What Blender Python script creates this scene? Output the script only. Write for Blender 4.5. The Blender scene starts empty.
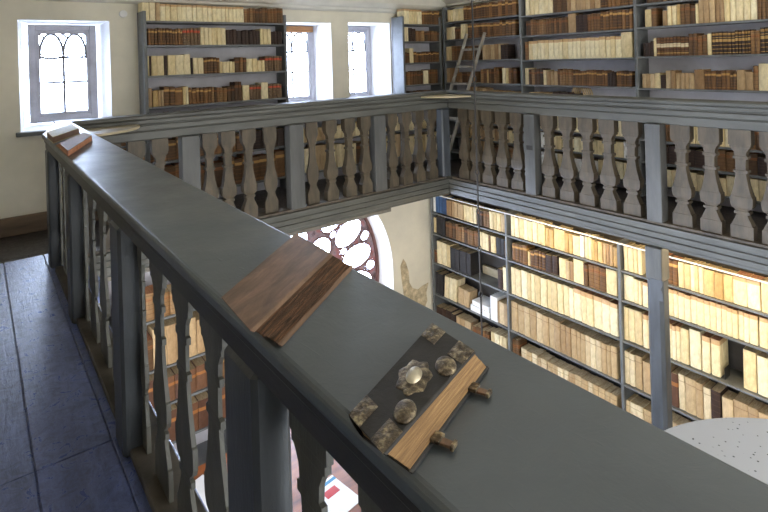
import bpy, bmesh, math, random
from mathutils import Vector, Matrix
BOOK_ROWS = [
('tall back wall bookcase', 'top shelf', 0, 7.62, 2.19, '1.835,0.085,0.243,0.224,cream,0,1;1.922,0.076,0.249,0.221,cream,0,1;1.992,0.054,0.248,0.228,tan,0,0;2.055,0.065,0.232,0.207,creamtop,0,0;2.123,0.065,0.236,0.228,creamtop,0,0;2.200,0.082,0.229,0.214,creamtop,0,1;2.273,0.058,0.233,0.214,creamtop,0,0;2.336,0.062,0.231,0.203,creamtop,0,0;2.410,0.081,0.234,0.225,creamtop,0,1;2.480,0.053,0.229,0.206,creamtop,0,0;2.551,0.081,0.236,0.224,creamtop,0,1;2.632,0.076,0.234,0.199,creamtop,0,0;2.703,0.059,0.230,0.202,creamtop,0,0;2.768,0.066,0.226,0.228,creamtop,0,0;2.838,0.067,0.225,0.218,creamtop,0,0;2.903,0.058,0.227,0.203,creamtop,0,0;2.955,0.040,0.229,0.199,creamtop,0,0;3.010,0.062,0.224,0.211,creamtop,0,0;3.066,0.045,0.224,0.200,creamtop,0,0;3.120,0.057,0.229,0.222,creamtop,0,0;3.184,0.065,0.232,0.202,creamtop,0,0;3.240,0.042,0.204,0.221,leather,0,0;3.284,0.039,0.207,0.219,leather,0,0;3.330,0.046,0.217,0.228,leather,0,0;3.378,0.043,0.219,0.218,leather,0,0;3.429,0.054,0.210,0.216,leather,0,0;3.480,0.041,0.210,0.223,leather,0,0;3.529,0.051,0.232,0.201,leather,0,0;3.578,0.041,0.232,0.201,leather,0,0;3.624,0.044,0.215,0.218,leather,0,0;3.672,0.048,0.219,0.227,leather,0,0;3.728,0.057,0.226,0.209,leather,0,0;3.781,0.042,0.236,0.199,leather,0,0;3.833,0.057,0.234,0.200,leather,0,0'),
('tall back wall bookcase', 'second shelf', 0, 7.62, 1.86, '1.873,0.028,0.226,0.218,gilt,0,0;1.912,0.043,0.227,0.211,gilt,0,0;1.956,0.038,0.220,0.225,gilt,0,0;1.993,0.029,0.236,0.225,gilt,0,0;2.024,0.028,0.230,0.226,gilt,0,0;2.063,0.044,0.232,0.218,gilt,0,0;2.107,0.038,0.234,0.222,gilt,0,0;2.149,0.041,0.228,0.201,gilt,0,0;2.186,0.028,0.217,0.205,gilt,0,0;2.222,0.037,0.217,0.227,gilt,0,0;2.260,0.032,0.231,0.223,gilt,0,0;2.293,0.030,0.216,0.214,gilt,0,0;2.339,0.055,0.234,0.203,redlabel,0,0;2.394,0.049,0.237,0.211,redlabel,0,0;2.443,0.044,0.242,0.203,redlabel,0,0;2.491,0.045,0.235,0.207,redlabel,0,0;2.534,0.036,0.234,0.207,redlabel,0,0;2.581,0.052,0.250,0.220,cream,0,0;2.640,0.060,0.247,0.229,cream,0,0;2.696,0.045,0.244,0.220,cream,0,0;2.758,0.074,0.246,0.220,cream,0,0;2.826,0.056,0.250,0.203,cream,0,0;2.894,0.074,0.245,0.199,cream,0,0;2.960,0.050,0.219,0.203,dark,0,0;3.010,0.045,0.205,0.220,dark,0,0;3.064,0.056,0.225,0.219,dark,0,0;3.131,0.073,0.210,0.230,dark,0,0;3.198,0.054,0.198,0.200,dark,0,0;3.255,0.053,0.220,0.212,dark,0,0;3.313,0.058,0.199,0.216,dark,0,0;3.370,0.052,0.226,0.215,dark,0,0;3.432,0.066,0.208,0.201,dark,0,0;3.490,0.045,0.242,0.200,cream,0,0;3.551,0.070,0.235,0.200,cream,0,0;3.618,0.058,0.237,0.200,cream,0,0;3.671,0.044,0.199,0.230,dark,0,0;3.720,0.048,0.203,0.215,dark,0,0;3.769,0.045,0.210,0.216,dark,0,0;3.814,0.038,0.200,0.208,dark,0,0'),
('tall back wall bookcase', 'third shelf', 0, 7.62, 1.45, '1.854,0.015,0.268,0.228,cream,0,0;1.875,0.022,0.263,0.205,dark,0,0;1.923,0.067,0.267,0.217,cream,0,1;2.006,0.091,0.266,0.219,cream,0,1;2.075,0.042,0.265,0.208,dark,0,0;2.151,0.098,0.273,0.208,cream,0,1;2.261,0.117,0.273,0.223,cream,0,1;2.366,0.086,0.281,0.208,cream,0,1;2.426,0.028,0.228,0.206,dark,0,0;2.478,0.064,0.229,0.206,cream,0,0;2.552,0.078,0.224,0.221,cream,0,0;2.620,0.038,0.220,0.208,gilt,0,0;2.663,0.042,0.229,0.216,gilt,0,0;2.709,0.044,0.234,0.220,gilt,0,0;2.758,0.046,0.230,0.217,gilt,0,0;2.804,0.039,0.220,0.225,gilt,0,0;2.847,0.042,0.166,0.211,cream,0,0;2.895,0.048,0.161,0.200,cream,0,0;2.944,0.043,0.161,0.207,cream,0,0;2.990,0.043,0.165,0.207,cream,0,0;3.032,0.034,0.160,0.223,cream,0,0;3.087,0.072,0.202,0.210,leather,0,0;3.152,0.052,0.223,0.229,leather,0,0;3.208,0.053,0.216,0.206,leather,0,0;3.281,0.086,0.197,0.198,cream,0,0;3.369,0.083,0.199,0.225,cream,0,0;3.445,0.063,0.169,0.204,cream,0,0;3.502,0.045,0.170,0.213,cream,0,0;3.554,0.054,0.227,0.213,redlabel,0,0;3.610,0.051,0.231,0.229,redlabel,0,0;3.655,0.035,0.228,0.230,redlabel,0,0;3.696,0.040,0.229,0.201,redlabel,0,0;3.745,0.054,0.231,0.212,redlabel,0,0;3.797,0.043,0.224,0.230,redlabel,0,0'),
('tall back wall bookcase', 'fourth shelf', 0, 7.62, 1.03, '1.862,0.050,0.249,0.214,tan,0,0;1.930,0.067,0.217,0.205,ochre,0,0;1.984,0.033,0.219,0.210,tan,0,0;2.019,0.032,0.220,0.206,tan,0,0;2.075,0.074,0.262,0.226,gilt,0,1;2.150,0.070,0.255,0.211,gilt,0,1;2.237,0.100,0.239,0.225,gilt,0,1;2.312,0.043,0.244,0.201,cream,0,0;2.353,0.033,0.250,0.228,cream,0,0;2.393,0.041,0.231,0.210,gilt,0,0;2.445,0.057,0.207,0.215,gilt,0,0;2.498,0.044,0.225,0.204,gilt,0,0;2.550,0.054,0.219,0.208,gilt,0,0;2.609,0.058,0.208,0.208,gilt,0,0;2.667,0.052,0.218,0.214,gilt,0,0;2.715,0.036,0.221,0.228,leather,0,0;2.751,0.031,0.218,0.220,leather,0,0;2.790,0.041,0.213,0.224,leather,0,0;2.838,0.048,0.206,0.201,leather,0,0;2.892,0.055,0.200,0.210,leather,0,0;2.951,0.057,0.215,0.223,leather,0,0;3.009,0.053,0.218,0.208,leather,0,0;3.068,0.059,0.278,0.200,leather,0,0;3.122,0.043,0.279,0.220,leather,0,0;3.215,0.107,0.222,0.221,cream,0,1;3.297,0.051,0.218,0.228,redlabel,0,0;3.349,0.048,0.216,0.230,redlabel,0,0;3.399,0.045,0.218,0.211,redlabel,0,0;3.443,0.036,0.213,0.211,redlabel,0,0;3.520,0.112,0.249,0.228,cream,0,1;3.611,0.065,0.220,0.216,redlabel,0,0;3.676,0.057,0.220,0.210,redlabel,0,0;3.732,0.051,0.222,0.205,redlabel,0,0;3.782,0.043,0.216,0.207,redlabel,0,0'),
('tall back wall bookcase', 'fifth shelf', 0, 7.62, 0.66, '1.941,0.079,0.276,0.205,leather,0,0;2.028,0.089,0.250,0.217,leather,0,0;2.106,0.061,0.278,0.227,leather,0,0;2.179,0.079,0.274,0.212,leather,0,0;2.259,0.075,0.277,0.208,tan,0,0;2.339,0.079,0.269,0.218,tan,0,0;2.432,0.101,0.259,0.217,dark,0,0;2.520,0.068,0.277,0.204,dark,0,0;2.588,0.062,0.262,0.218,dark,0,0;2.660,0.076,0.252,0.200,leather,0,0;2.740,0.078,0.243,0.226,leather,0,0;2.825,0.086,0.257,0.229,tan,0,0;2.902,0.063,0.253,0.221,tan,0,0;2.977,0.082,0.259,0.214,tan,0,0;3.059,0.075,0.247,0.203,dark,0,0;3.139,0.079,0.266,0.201,dark,0,0;3.220,0.077,0.271,0.222,dark,0,0;3.300,0.076,0.228,0.230,leather,0,0;3.378,0.076,0.213,0.201,leather,0,0;3.455,0.073,0.211,0.205,leather,0,0;3.535,0.080,0.221,0.213,leather,0,0;3.618,0.081,0.230,0.223,leather,0,0;3.696,0.070,0.265,0.210,leather,0,0;3.776,0.084,0.250,0.218,leather,0,0'),
('tall back wall bookcase', 'sixth shelf', 0, 7.62, 0.28, '1.358,0.113,0.296,0.230,gilt,0,1;1.484,0.133,0.314,0.200,gilt,0,1;1.624,0.141,0.263,0.222,gilt,0,1;1.767,0.139,0.283,0.211,gilt,0,1;1.895,0.112,0.261,0.214,gilt,0,0;2.004,0.100,0.275,0.224,gilt,0,0;2.119,0.123,0.271,0.208,gilt,0,1;2.237,0.108,0.306,0.200,gilt,0,1;2.363,0.138,0.302,0.206,gilt,0,1;2.508,0.146,0.262,0.214,gilt,0,1;2.637,0.105,0.295,0.216,gilt,0,0;2.751,0.118,0.273,0.229,gilt,0,0;2.864,0.102,0.253,0.223,gilt,0,0;2.977,0.119,0.266,0.199,gilt,0,0;3.114,0.149,0.262,0.213,gilt,0,0;3.255,0.128,0.267,0.230,dark,0,0;3.390,0.137,0.276,0.214,dark,0,0;3.514,0.105,0.262,0.207,dark,0,0;3.635,0.130,0.270,0.200,dark,0,0;3.761,0.116,0.266,0.224,dark,0,0'),
('tall back wall bookcase', 'lowest shelf', 0, 7.62, -0.2, '1.363,0.123,0.358,0.219,dark,0,1;1.495,0.134,0.329,0.199,dark,0,1;1.641,0.154,0.364,0.212,dark,0,1;1.794,0.145,0.408,0.223,leather,0,1;1.940,0.142,0.402,0.203,leather,0,1;2.088,0.147,0.396,0.212,leather,0,1;2.221,0.114,0.406,0.231,leather,0,1;2.345,0.127,0.355,0.220,leather,0,1;2.483,0.143,0.347,0.204,leather,0,1;2.623,0.131,0.363,0.200,leather,0,1;2.765,0.146,0.359,0.228,leather,0,1;2.924,0.166,0.412,0.218,gilt,0,1;3.068,0.117,0.369,0.206,gilt,0,1;3.182,0.104,0.410,0.229,gilt,0,1;3.318,0.161,0.363,0.204,gilt,0,1;3.468,0.133,0.368,0.224,gilt,0,1;3.599,0.122,0.357,0.215,gilt,0,0;3.740,0.156,0.399,0.221,gilt,0,1'),
('low bookcase under the windows', 'lower shelf', 0, 7.62, -0.2, '3.963,0.122,0.370,0.210,cream,0,0;4.089,0.124,0.372,0.217,cream,0,0;4.237,0.166,0.379,0.206,cream,0,1;4.398,0.149,0.408,0.222,tan,0,1;4.538,0.126,0.401,0.214,tan,0,0;4.687,0.164,0.383,0.212,cream,0,0;4.827,0.111,0.379,0.218,cream,0,0;4.968,0.165,0.360,0.199,cream,0,0;5.109,0.111,0.358,0.209,cream,0,0;5.226,0.119,0.362,0.229,leather,0,0;5.359,0.141,0.348,0.215,leather,0,0;5.509,0.153,0.364,0.229,leather,0,0;5.664,0.150,0.372,0.229,cream,0,0;5.819,0.153,0.370,0.213,cream,0,0;5.953,0.110,0.381,0.215,cream,0,0;6.080,0.138,0.410,0.208,tan,0,0'),
('low bookcase under the windows', 'upper shelf', 0, 7.62, 0.28, '3.966,0.129,0.239,0.210,cream,0,0;4.106,0.146,0.243,0.217,cream,0,0;4.252,0.138,0.199,0.203,tan,0,0;4.403,0.158,0.204,0.207,tan,0,0;4.548,0.126,0.198,0.224,tan,0,0;4.678,0.128,0.202,0.207,tan,0,0;4.817,0.144,0.217,0.219,cream,0,0;4.958,0.131,0.216,0.207,cream,0,0;5.105,0.156,0.215,0.200,cream,0,0;5.249,0.127,0.221,0.217,cream,0,0;5.395,0.158,0.214,0.199,cream,0,0;5.531,0.109,0.221,0.214,cream,0,0;5.673,0.168,0.240,0.202,tan,0,0;5.813,0.108,0.241,0.218,tan,0,0;5.946,0.152,0.250,0.202,cream,0,0;6.087,0.123,0.241,0.221,cream,0,0'),
('narrow corner bookcase', 'top shelf', 0, 7.62, 2.22, '6.334,0.072,0.280,0.200,creamtop,0,0;6.408,0.071,0.279,0.226,creamtop,0,0;6.491,0.089,0.273,0.223,creamtop,0,0;6.588,0.098,0.275,0.208,creamtop,0,0;6.694,0.109,0.272,0.223,creamtop,0,0;6.784,0.064,0.250,0.201,gilt,0,0;6.858,0.077,0.255,0.201,gilt,0,0;6.931,0.063,0.258,0.219,gilt,0,0;6.991,0.052,0.266,0.204,gilt,0,0;7.047,0.054,0.248,0.214,gilt,0,0;7.106,0.056,0.267,0.213,gilt,0,0;7.176,0.079,0.263,0.228,gilt,0,0'),
('narrow corner bookcase', 'second shelf', 0, 7.62, 1.9, '6.336,0.049,0.258,0.216,cream,0,0;6.390,0.053,0.262,0.216,cream,0,0;6.463,0.088,0.250,0.226,dark,0,0;6.549,0.078,0.235,0.202,dark,0,0;6.623,0.064,0.200,0.209,leather,0,0;6.692,0.068,0.183,0.219,leather,0,0;6.773,0.088,0.202,0.217,leather,0,0;6.852,0.064,0.181,0.230,leather,0,0;6.927,0.078,0.190,0.219,leather,0,0;7.008,0.079,0.199,0.207,leather,0,0;7.096,0.091,0.191,0.209,leather,0,0;7.174,0.059,0.182,0.200,leather,0,0'),
('narrow corner bookcase', 'third shelf', 0, 7.62, 1.5, '6.329,0.068,0.203,0.200,leather,0,0;6.395,0.058,0.188,0.204,leather,0,0;6.474,0.095,0.271,0.228,cream,0,0;6.558,0.067,0.205,0.213,gilt,0,0;6.621,0.053,0.183,0.223,gilt,0,0;6.682,0.064,0.183,0.216,gilt,0,0;6.745,0.057,0.182,0.231,gilt,0,0;6.802,0.050,0.194,0.212,gilt,0,0;6.864,0.069,0.187,0.216,gilt,0,0;6.931,0.059,0.205,0.212,gilt,0,0;6.990,0.053,0.185,0.215,gilt,0,0;7.053,0.067,0.204,0.211,gilt,0,0;7.131,0.082,0.196,0.228,gilt,0,0'),
('narrow corner bookcase', 'fourth shelf', 0, 7.62, 1.09, '6.310,0.060,0.239,0.228,leather,0,0;6.382,0.077,0.244,0.215,leather,0,0;6.457,0.067,0.234,0.223,leather,0,0;6.521,0.054,0.233,0.214,leather,0,0;6.576,0.051,0.250,0.218,leather,0,0;6.646,0.082,0.229,0.205,leather,0,0;6.722,0.065,0.248,0.222,leather,0,0;6.820,0.124,0.253,0.202,cream,0,0;6.904,0.040,0.267,0.221,leather,0,0;6.946,0.037,0.265,0.217,leather,0,0;6.991,0.047,0.270,0.210,leather,0,0;7.043,0.051,0.263,0.222,leather,0,0;7.100,0.057,0.266,0.223,leather,0,0'),
('narrow corner bookcase', 'fifth shelf', 0, 7.62, 0.7, '6.369,0.075,0.252,0.227,dark,0,0;6.452,0.086,0.266,0.207,dark,0,0;6.541,0.087,0.247,0.227,dark,0,0;6.623,0.070,0.259,0.223,leather,0,0;6.702,0.083,0.262,0.198,leather,0,0;6.788,0.083,0.269,0.208,leather,0,0;6.886,0.108,0.266,0.220,leather,0,0;6.978,0.070,0.251,0.226,leather,0,0;7.057,0.083,0.238,0.222,dark,0,0'),
('narrow corner bookcase', 'sixth shelf', 0, 7.62, 0.25, '6.384,0.104,0.292,0.198,cream,0,0;6.496,0.115,0.295,0.223,cream,0,0;6.612,0.110,0.296,0.199,cream,0,0;6.730,0.120,0.292,0.214,cream,0,0;6.836,0.086,0.287,0.205,cream,0,0;6.936,0.110,0.286,0.225,leather,0,0;7.046,0.104,0.303,0.211,leather,0,0'),
('narrow corner bookcase', 'lowest shelf', 0, 7.62, -0.2, '6.393,0.124,0.341,0.223,cream,0,0;6.508,0.099,0.340,0.212,cream,0,0;6.611,0.102,0.337,0.222,cream,0,0;6.708,0.086,0.338,0.218,cream,0,0;6.816,0.124,0.344,0.213,cream,0,0;6.944,0.125,0.353,0.226,cream,0,0;7.054,0.089,0.351,0.200,cream,0,0'),
('far bay of the upper right bookcase', 'top shelf', 1, 7.26, 2.26, '7.438,0.052,0.228,0.215,cream,0,0;7.369,0.080,0.223,0.224,cream,0,0;7.298,0.056,0.231,0.219,cream,0,0;7.232,0.069,0.231,0.218,cream,0,0;7.161,0.068,0.230,0.226,cream,0,0;7.083,0.081,0.229,0.199,cream,0,0;6.996,0.087,0.267,0.205,gilt,0,0;6.904,0.091,0.257,0.213,gilt,0,0;6.825,0.061,0.257,0.199,gilt,0,0;6.764,0.056,0.259,0.223,gilt,0,0;6.700,0.066,0.267,0.226,gilt,0,0;6.635,0.057,0.267,0.223,gilt,0,0;6.570,0.067,0.274,0.228,gilt,0,0;6.505,0.057,0.271,0.212,gilt,0,0;6.442,0.062,0.266,0.220,gilt,0,0;6.382,0.054,0.274,0.222,gilt,0,0;6.317,0.070,0.259,0.204,gilt,0,0;6.247,0.065,0.254,0.206,gilt,0,0;6.171,0.081,0.267,0.223,gilt,0,0;6.094,0.068,0.250,0.216,gilt,0,0;6.027,0.060,0.272,0.210,gilt,0,0;5.949,0.089,0.246,0.218,gilt,0,0;5.858,0.087,0.256,0.203,gilt,0,0'),
('far bay of the upper right bookcase', 'second shelf', 1, 7.26, 1.92, '7.469,0.076,0.237,0.201,cream,0,0;7.396,0.063,0.233,0.216,cream,0,0;7.327,0.070,0.242,0.226,cream,0,0;7.257,0.065,0.218,0.203,leather,0,0;7.178,0.087,0.216,0.200,leather,0,0;7.103,0.057,0.271,0.213,cream,0,0;7.041,0.061,0.272,0.218,cream,0,0;6.981,0.053,0.268,0.204,cream,0,0;6.919,0.065,0.270,0.208,gilt,0,0;6.851,0.065,0.267,0.202,gilt,0,0;6.776,0.079,0.261,0.201,gilt,0,0;6.705,0.058,0.265,0.228,gilt,0,0;6.643,0.060,0.265,0.199,gilt,0,0;6.571,0.078,0.261,0.213,gilt,0,0;6.503,0.052,0.259,0.203,gilt,0,0;6.439,0.069,0.253,0.213,gilt,0,0;6.373,0.057,0.245,0.220,gilt,0,0;6.305,0.073,0.252,0.208,gilt,0,0;6.230,0.071,0.246,0.208,gilt,0,0;6.165,0.053,0.276,0.208,gilt,0,0;6.098,0.075,0.246,0.209,gilt,0,0;6.025,0.064,0.276,0.201,gilt,0,0;5.960,0.061,0.255,0.205,gilt,0,0;5.886,0.080,0.267,0.213,gilt,0,0'),
('far bay of the upper right bookcase', 'third shelf', 1, 7.26, 1.52, '7.499,0.052,0.266,0.221,cream,0,0;7.430,0.079,0.267,0.227,cream,0,0;7.353,0.069,0.273,0.217,leather,0,0;7.277,0.077,0.259,0.220,leather,0,0;7.196,0.079,0.265,0.211,leather,0,0;7.114,0.078,0.258,0.202,leather,0,0;7.020,0.104,0.258,0.227,leather,0,0;6.920,0.089,0.254,0.210,leather,0,0;6.832,0.082,0.264,0.217,leather,0,0;6.743,0.090,0.249,0.213,leather,0,0;6.560,0.077,0.263,0.219,tan,0,0;6.492,0.052,0.265,0.220,tan,0,0;6.436,0.055,0.262,0.213,tan,0,0;6.367,0.078,0.264,0.209,tan,0,0;6.283,0.083,0.270,0.215,tan,0,0;6.212,0.053,0.272,0.226,tan,0,0;6.148,0.070,0.249,0.214,dark,0,0;6.071,0.078,0.254,0.219,dark,0,0'),
('far bay of the upper right bookcase', 'fourth shelf', 1, 7.26, 1.1, '7.527,0.035,0.271,0.229,tan,0,0;7.480,0.053,0.273,0.211,tan,0,0;7.430,0.041,0.272,0.231,tan,0,0;7.244,0.055,0.191,0.229,leather,0,0;7.175,0.077,0.190,0.206,leather,0,0;7.095,0.077,0.196,0.212,leather,0,0;7.020,0.067,0.196,0.213,leather,0,0;6.953,0.061,0.187,0.199,leather,0,0;6.891,0.057,0.201,0.220,leather,0,0;6.631,0.064,0.244,0.215,leather,0,0;6.559,0.073,0.254,0.224,leather,0,0;6.498,0.044,0.236,0.218,ochre,0,0;6.449,0.047,0.253,0.215,leather,0,0;6.388,0.070,0.245,0.205,leather,0,0;6.328,0.043,0.278,0.224,leather,0,0;6.275,0.057,0.251,0.213,leather,0,0;6.123,0.061,0.264,0.230,cream,0,0;6.057,0.065,0.265,0.206,cream,0,0;6.000,0.044,0.269,0.228,leather,0,0;5.952,0.045,0.272,0.224,leather,0,0;5.890,0.072,0.252,0.204,leather,0,0'),
('far bay of the upper right bookcase', 'fifth shelf', 1, 7.26, 0.74, '6.959,0.078,0.279,0.214,tan,0,0;6.883,0.069,0.271,0.208,tan,0,0;6.809,0.074,0.280,0.226,tan,0,0;6.733,0.072,0.272,0.211,tan,0,0;6.658,0.072,0.272,0.207,tan,0,0;6.580,0.078,0.266,0.207,tan,0,0;6.497,0.083,0.232,0.214,tan,0,0;6.419,0.068,0.231,0.223,tan,0,0;6.349,0.066,0.229,0.209,tan,0,0;6.277,0.073,0.227,0.208,tan,0,0;6.197,0.079,0.229,0.226,tan,0,0;6.108,0.094,0.222,0.206,tan,0,0;6.022,0.073,0.217,0.208,tan,0,0;5.949,0.067,0.219,0.205,tan,0,0;5.882,0.061,0.223,0.217,tan,0,0'),
('middle bay of the upper right bookcase', 'top shelf', 1, 7.26, 2.23, '5.585,0.075,0.300,0.222,cream,0,0;5.497,0.095,0.297,0.227,cream,0,0;5.411,0.072,0.299,0.221,cream,0,0;5.320,0.103,0.292,0.204,cream,0,0;5.231,0.068,0.297,0.216,cream,0,0;5.150,0.089,0.292,0.222,cream,0,0;5.064,0.076,0.303,0.208,leather,0,0;4.982,0.082,0.292,0.218,leather,0,0;4.896,0.084,0.296,0.208,leather,0,0;4.816,0.070,0.274,0.201,tan,0,0;4.739,0.078,0.283,0.199,tan,0,0;4.654,0.084,0.277,0.208,tan,0,0;4.567,0.086,0.272,0.207,tan,0,0;4.489,0.065,0.273,0.211,tan,0,0;4.415,0.077,0.282,0.201,tan,0,0;4.332,0.082,0.276,0.221,tan,0,0;4.255,0.066,0.270,0.203,gilt,0,0;4.196,0.046,0.276,0.222,gilt,0,0;4.144,0.053,0.269,0.216,gilt,0,0;4.087,0.054,0.280,0.230,gilt,0,0;4.020,0.074,0.274,0.199,gilt,0,0;3.950,0.060,0.270,0.220,gilt,0,0;3.890,0.054,0.264,0.221,gilt,0,0;3.830,0.061,0.265,0.218,gilt,0,0'),
('middle bay of the upper right bookcase', 'second shelf', 1, 7.26, 1.9, '5.610,0.047,0.240,0.229,leather,0,0;5.559,0.049,0.239,0.217,leather,0,0;5.505,0.054,0.257,0.209,leather,0,0;5.450,0.049,0.248,0.230,leather,0,0;5.397,0.049,0.228,0.224,leather,0,0;5.345,0.049,0.246,0.216,leather,0,0;5.298,0.038,0.251,0.226,leather,0,0;5.253,0.047,0.230,0.214,leather,0,0;5.202,0.047,0.245,0.221,leather,0,0;5.159,0.034,0.256,0.224,leather,0,0;5.114,0.051,0.252,0.200,leather,0,0;5.066,0.038,0.239,0.228,leather,0,0;5.022,0.044,0.256,0.223,leather,0,0;4.975,0.045,0.236,0.223,leather,0,0;4.924,0.050,0.242,0.220,leather,0,0;4.871,0.051,0.246,0.227,leather,0,0;4.775,0.135,0.293,0.214,tan,0,1;4.674,0.061,0.254,0.230,dark,0,0;4.607,0.067,0.264,0.214,dark,0,0;4.539,0.064,0.254,0.204,dark,0,0;4.475,0.058,0.251,0.220,leather,0,0;4.423,0.042,0.263,0.228,leather,0,0;4.378,0.042,0.260,0.209,leather,0,0;4.326,0.055,0.252,0.210,leather,0,0;4.276,0.041,0.285,0.214,gilt,0,0;4.230,0.044,0.265,0.215,gilt,0,0;4.183,0.045,0.271,0.203,gilt,0,0;4.132,0.050,0.291,0.201,gilt,0,0;4.073,0.063,0.278,0.223,gilt,0,0;4.005,0.068,0.281,0.227,gilt,0,1;3.942,0.051,0.273,0.229,gilt,0,0;3.890,0.048,0.263,0.228,gilt,0,0;3.838,0.049,0.277,0.198,gilt,0,0'),
('middle bay of the upper right bookcase', 'third shelf', 1, 7.26, 1.5, '5.626,0.068,0.298,0.222,leather,0,0;5.546,0.086,0.304,0.212,creamtop,0,0;5.456,0.088,0.302,0.206,creamtop,0,0;5.380,0.057,0.314,0.219,creamtop,0,0;5.315,0.069,0.308,0.220,creamtop,0,0;5.240,0.075,0.309,0.215,creamtop,0,0;5.154,0.092,0.305,0.203,creamtop,0,1;5.058,0.092,0.301,0.202,creamtop,0,1;4.978,0.062,0.306,0.198,creamtop,0,0;4.896,0.095,0.309,0.209,creamtop,0,1;4.806,0.078,0.304,0.208,creamtop,0,1;4.730,0.068,0.307,0.205,creamtop,0,0;4.663,0.060,0.312,0.214,creamtop,0,0;4.593,0.073,0.302,0.201,creamtop,0,1;4.515,0.077,0.312,0.217,creamtop,0,1;4.437,0.074,0.304,0.222,creamtop,0,1;4.362,0.069,0.301,0.227,creamtop,0,1;4.278,0.094,0.313,0.220,creamtop,0,1;4.191,0.075,0.301,0.212,creamtop,0,1;4.116,0.069,0.312,0.218,creamtop,0,1;4.035,0.087,0.303,0.206,creamtop,0,1;3.910,0.156,0.357,0.204,cream,0,1'),
('middle bay of the upper right bookcase', 'fourth shelf', 1, 7.26, 1.09, '5.643,0.068,0.272,0.228,cream,0,0;5.580,0.052,0.250,0.227,leather,0,0;5.521,0.060,0.244,0.230,leather,0,0;5.467,0.042,0.245,0.229,leather,0,0;5.411,0.064,0.262,0.229,leather,0,0;5.345,0.062,0.259,0.200,leather,0,0;5.284,0.054,0.239,0.228,cream,0,0;5.216,0.077,0.217,0.204,tan,0,0;5.147,0.053,0.215,0.215,tan,0,0;5.085,0.065,0.217,0.207,tan,0,0;5.030,0.040,0.254,0.201,leather,0,0;4.981,0.052,0.231,0.222,leather,0,0;4.931,0.044,0.249,0.218,leather,0,0;4.882,0.047,0.240,0.222,leather,0,0;4.830,0.051,0.239,0.204,leather,0,0;4.785,0.031,0.232,0.202,leather,0,0;4.752,0.029,0.214,0.219,gilt,0,0;4.710,0.049,0.218,0.208,gilt,0,0;4.658,0.049,0.216,0.218,gilt,0,0;4.613,0.036,0.222,0.214,gilt,0,0;4.573,0.037,0.227,0.214,gilt,0,0;4.534,0.035,0.235,0.212,gilt,0,0;4.491,0.045,0.231,0.229,gilt,0,0;4.446,0.039,0.226,0.217,gilt,0,0;4.407,0.032,0.231,0.221,gilt,0,0;4.364,0.047,0.213,0.212,gilt,0,0;4.313,0.048,0.212,0.199,gilt,0,0;4.271,0.030,0.228,0.209,gilt,0,0;4.234,0.038,0.215,0.199,gilt,0,0;4.197,0.030,0.191,0.220,dark,0,0;4.156,0.045,0.204,0.221,dark,0,0;4.112,0.038,0.186,0.231,dark,0,0;4.061,0.029,0.218,0.203,gilt,0,0;4.024,0.037,0.222,0.207,gilt,0,0;3.984,0.038,0.216,0.222,gilt,0,0;3.946,0.031,0.207,0.207,gilt,0,0;3.906,0.043,0.207,0.230,gilt,0,0;3.863,0.037,0.217,0.214,gilt,0,0'),
('middle bay of the upper right bookcase', 'fifth shelf', 1, 7.26, 0.72, '5.549,0.098,0.244,0.218,tan,0,0;5.446,0.103,0.248,0.218,tan,0,0;5.350,0.084,0.247,0.231,tan,0,0;5.268,0.074,0.243,0.212,tan,0,0;5.189,0.076,0.243,0.210,tan,0,0;5.099,0.099,0.264,0.215,dark,0,0;5.001,0.091,0.257,0.216,dark,0,0;4.917,0.070,0.252,0.217,dark,0,0;4.835,0.087,0.268,0.210,dark,0,0;4.745,0.087,0.247,0.225,dark,0,0'),
('near bay of the upper right bookcase', 'top shelf', 1, 7.26, 2.23, '3.581,0.076,0.252,0.220,leather,0,0;3.502,0.076,0.269,0.207,leather,0,0;3.429,0.063,0.245,0.217,leather,0,0;3.368,0.054,0.272,0.217,leather,0,0;3.300,0.076,0.279,0.206,leather,0,0;3.219,0.079,0.257,0.218,gilt,0,0;3.143,0.068,0.269,0.218,gilt,0,0;3.069,0.073,0.255,0.219,gilt,0,0;2.998,0.063,0.260,0.211,gilt,0,0;2.933,0.061,0.247,0.221,gilt,0,0;2.861,0.077,0.293,0.221,cream,0,0;2.788,0.062,0.297,0.214,cream,0,0;2.720,0.068,0.299,0.209,cream,0,0;2.653,0.062,0.268,0.199,gilt,0,0;2.581,0.076,0.256,0.226,gilt,0,0;2.503,0.073,0.267,0.204,gilt,0,0;2.431,0.065,0.265,0.216,gilt,0,0;2.356,0.079,0.295,0.209,cream,0,0;2.285,0.058,0.287,0.202,cream,0,0;2.218,0.070,0.291,0.200,cream,0,0;2.146,0.069,0.293,0.203,cream,0,0;2.081,0.055,0.275,0.206,gilt,0,0;2.010,0.081,0.276,0.230,gilt,0,0;1.933,0.066,0.270,0.228,gilt,0,0;1.861,0.074,0.296,0.220,gilt,0,0;1.786,0.069,0.284,0.228,cream,0,0'),
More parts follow.
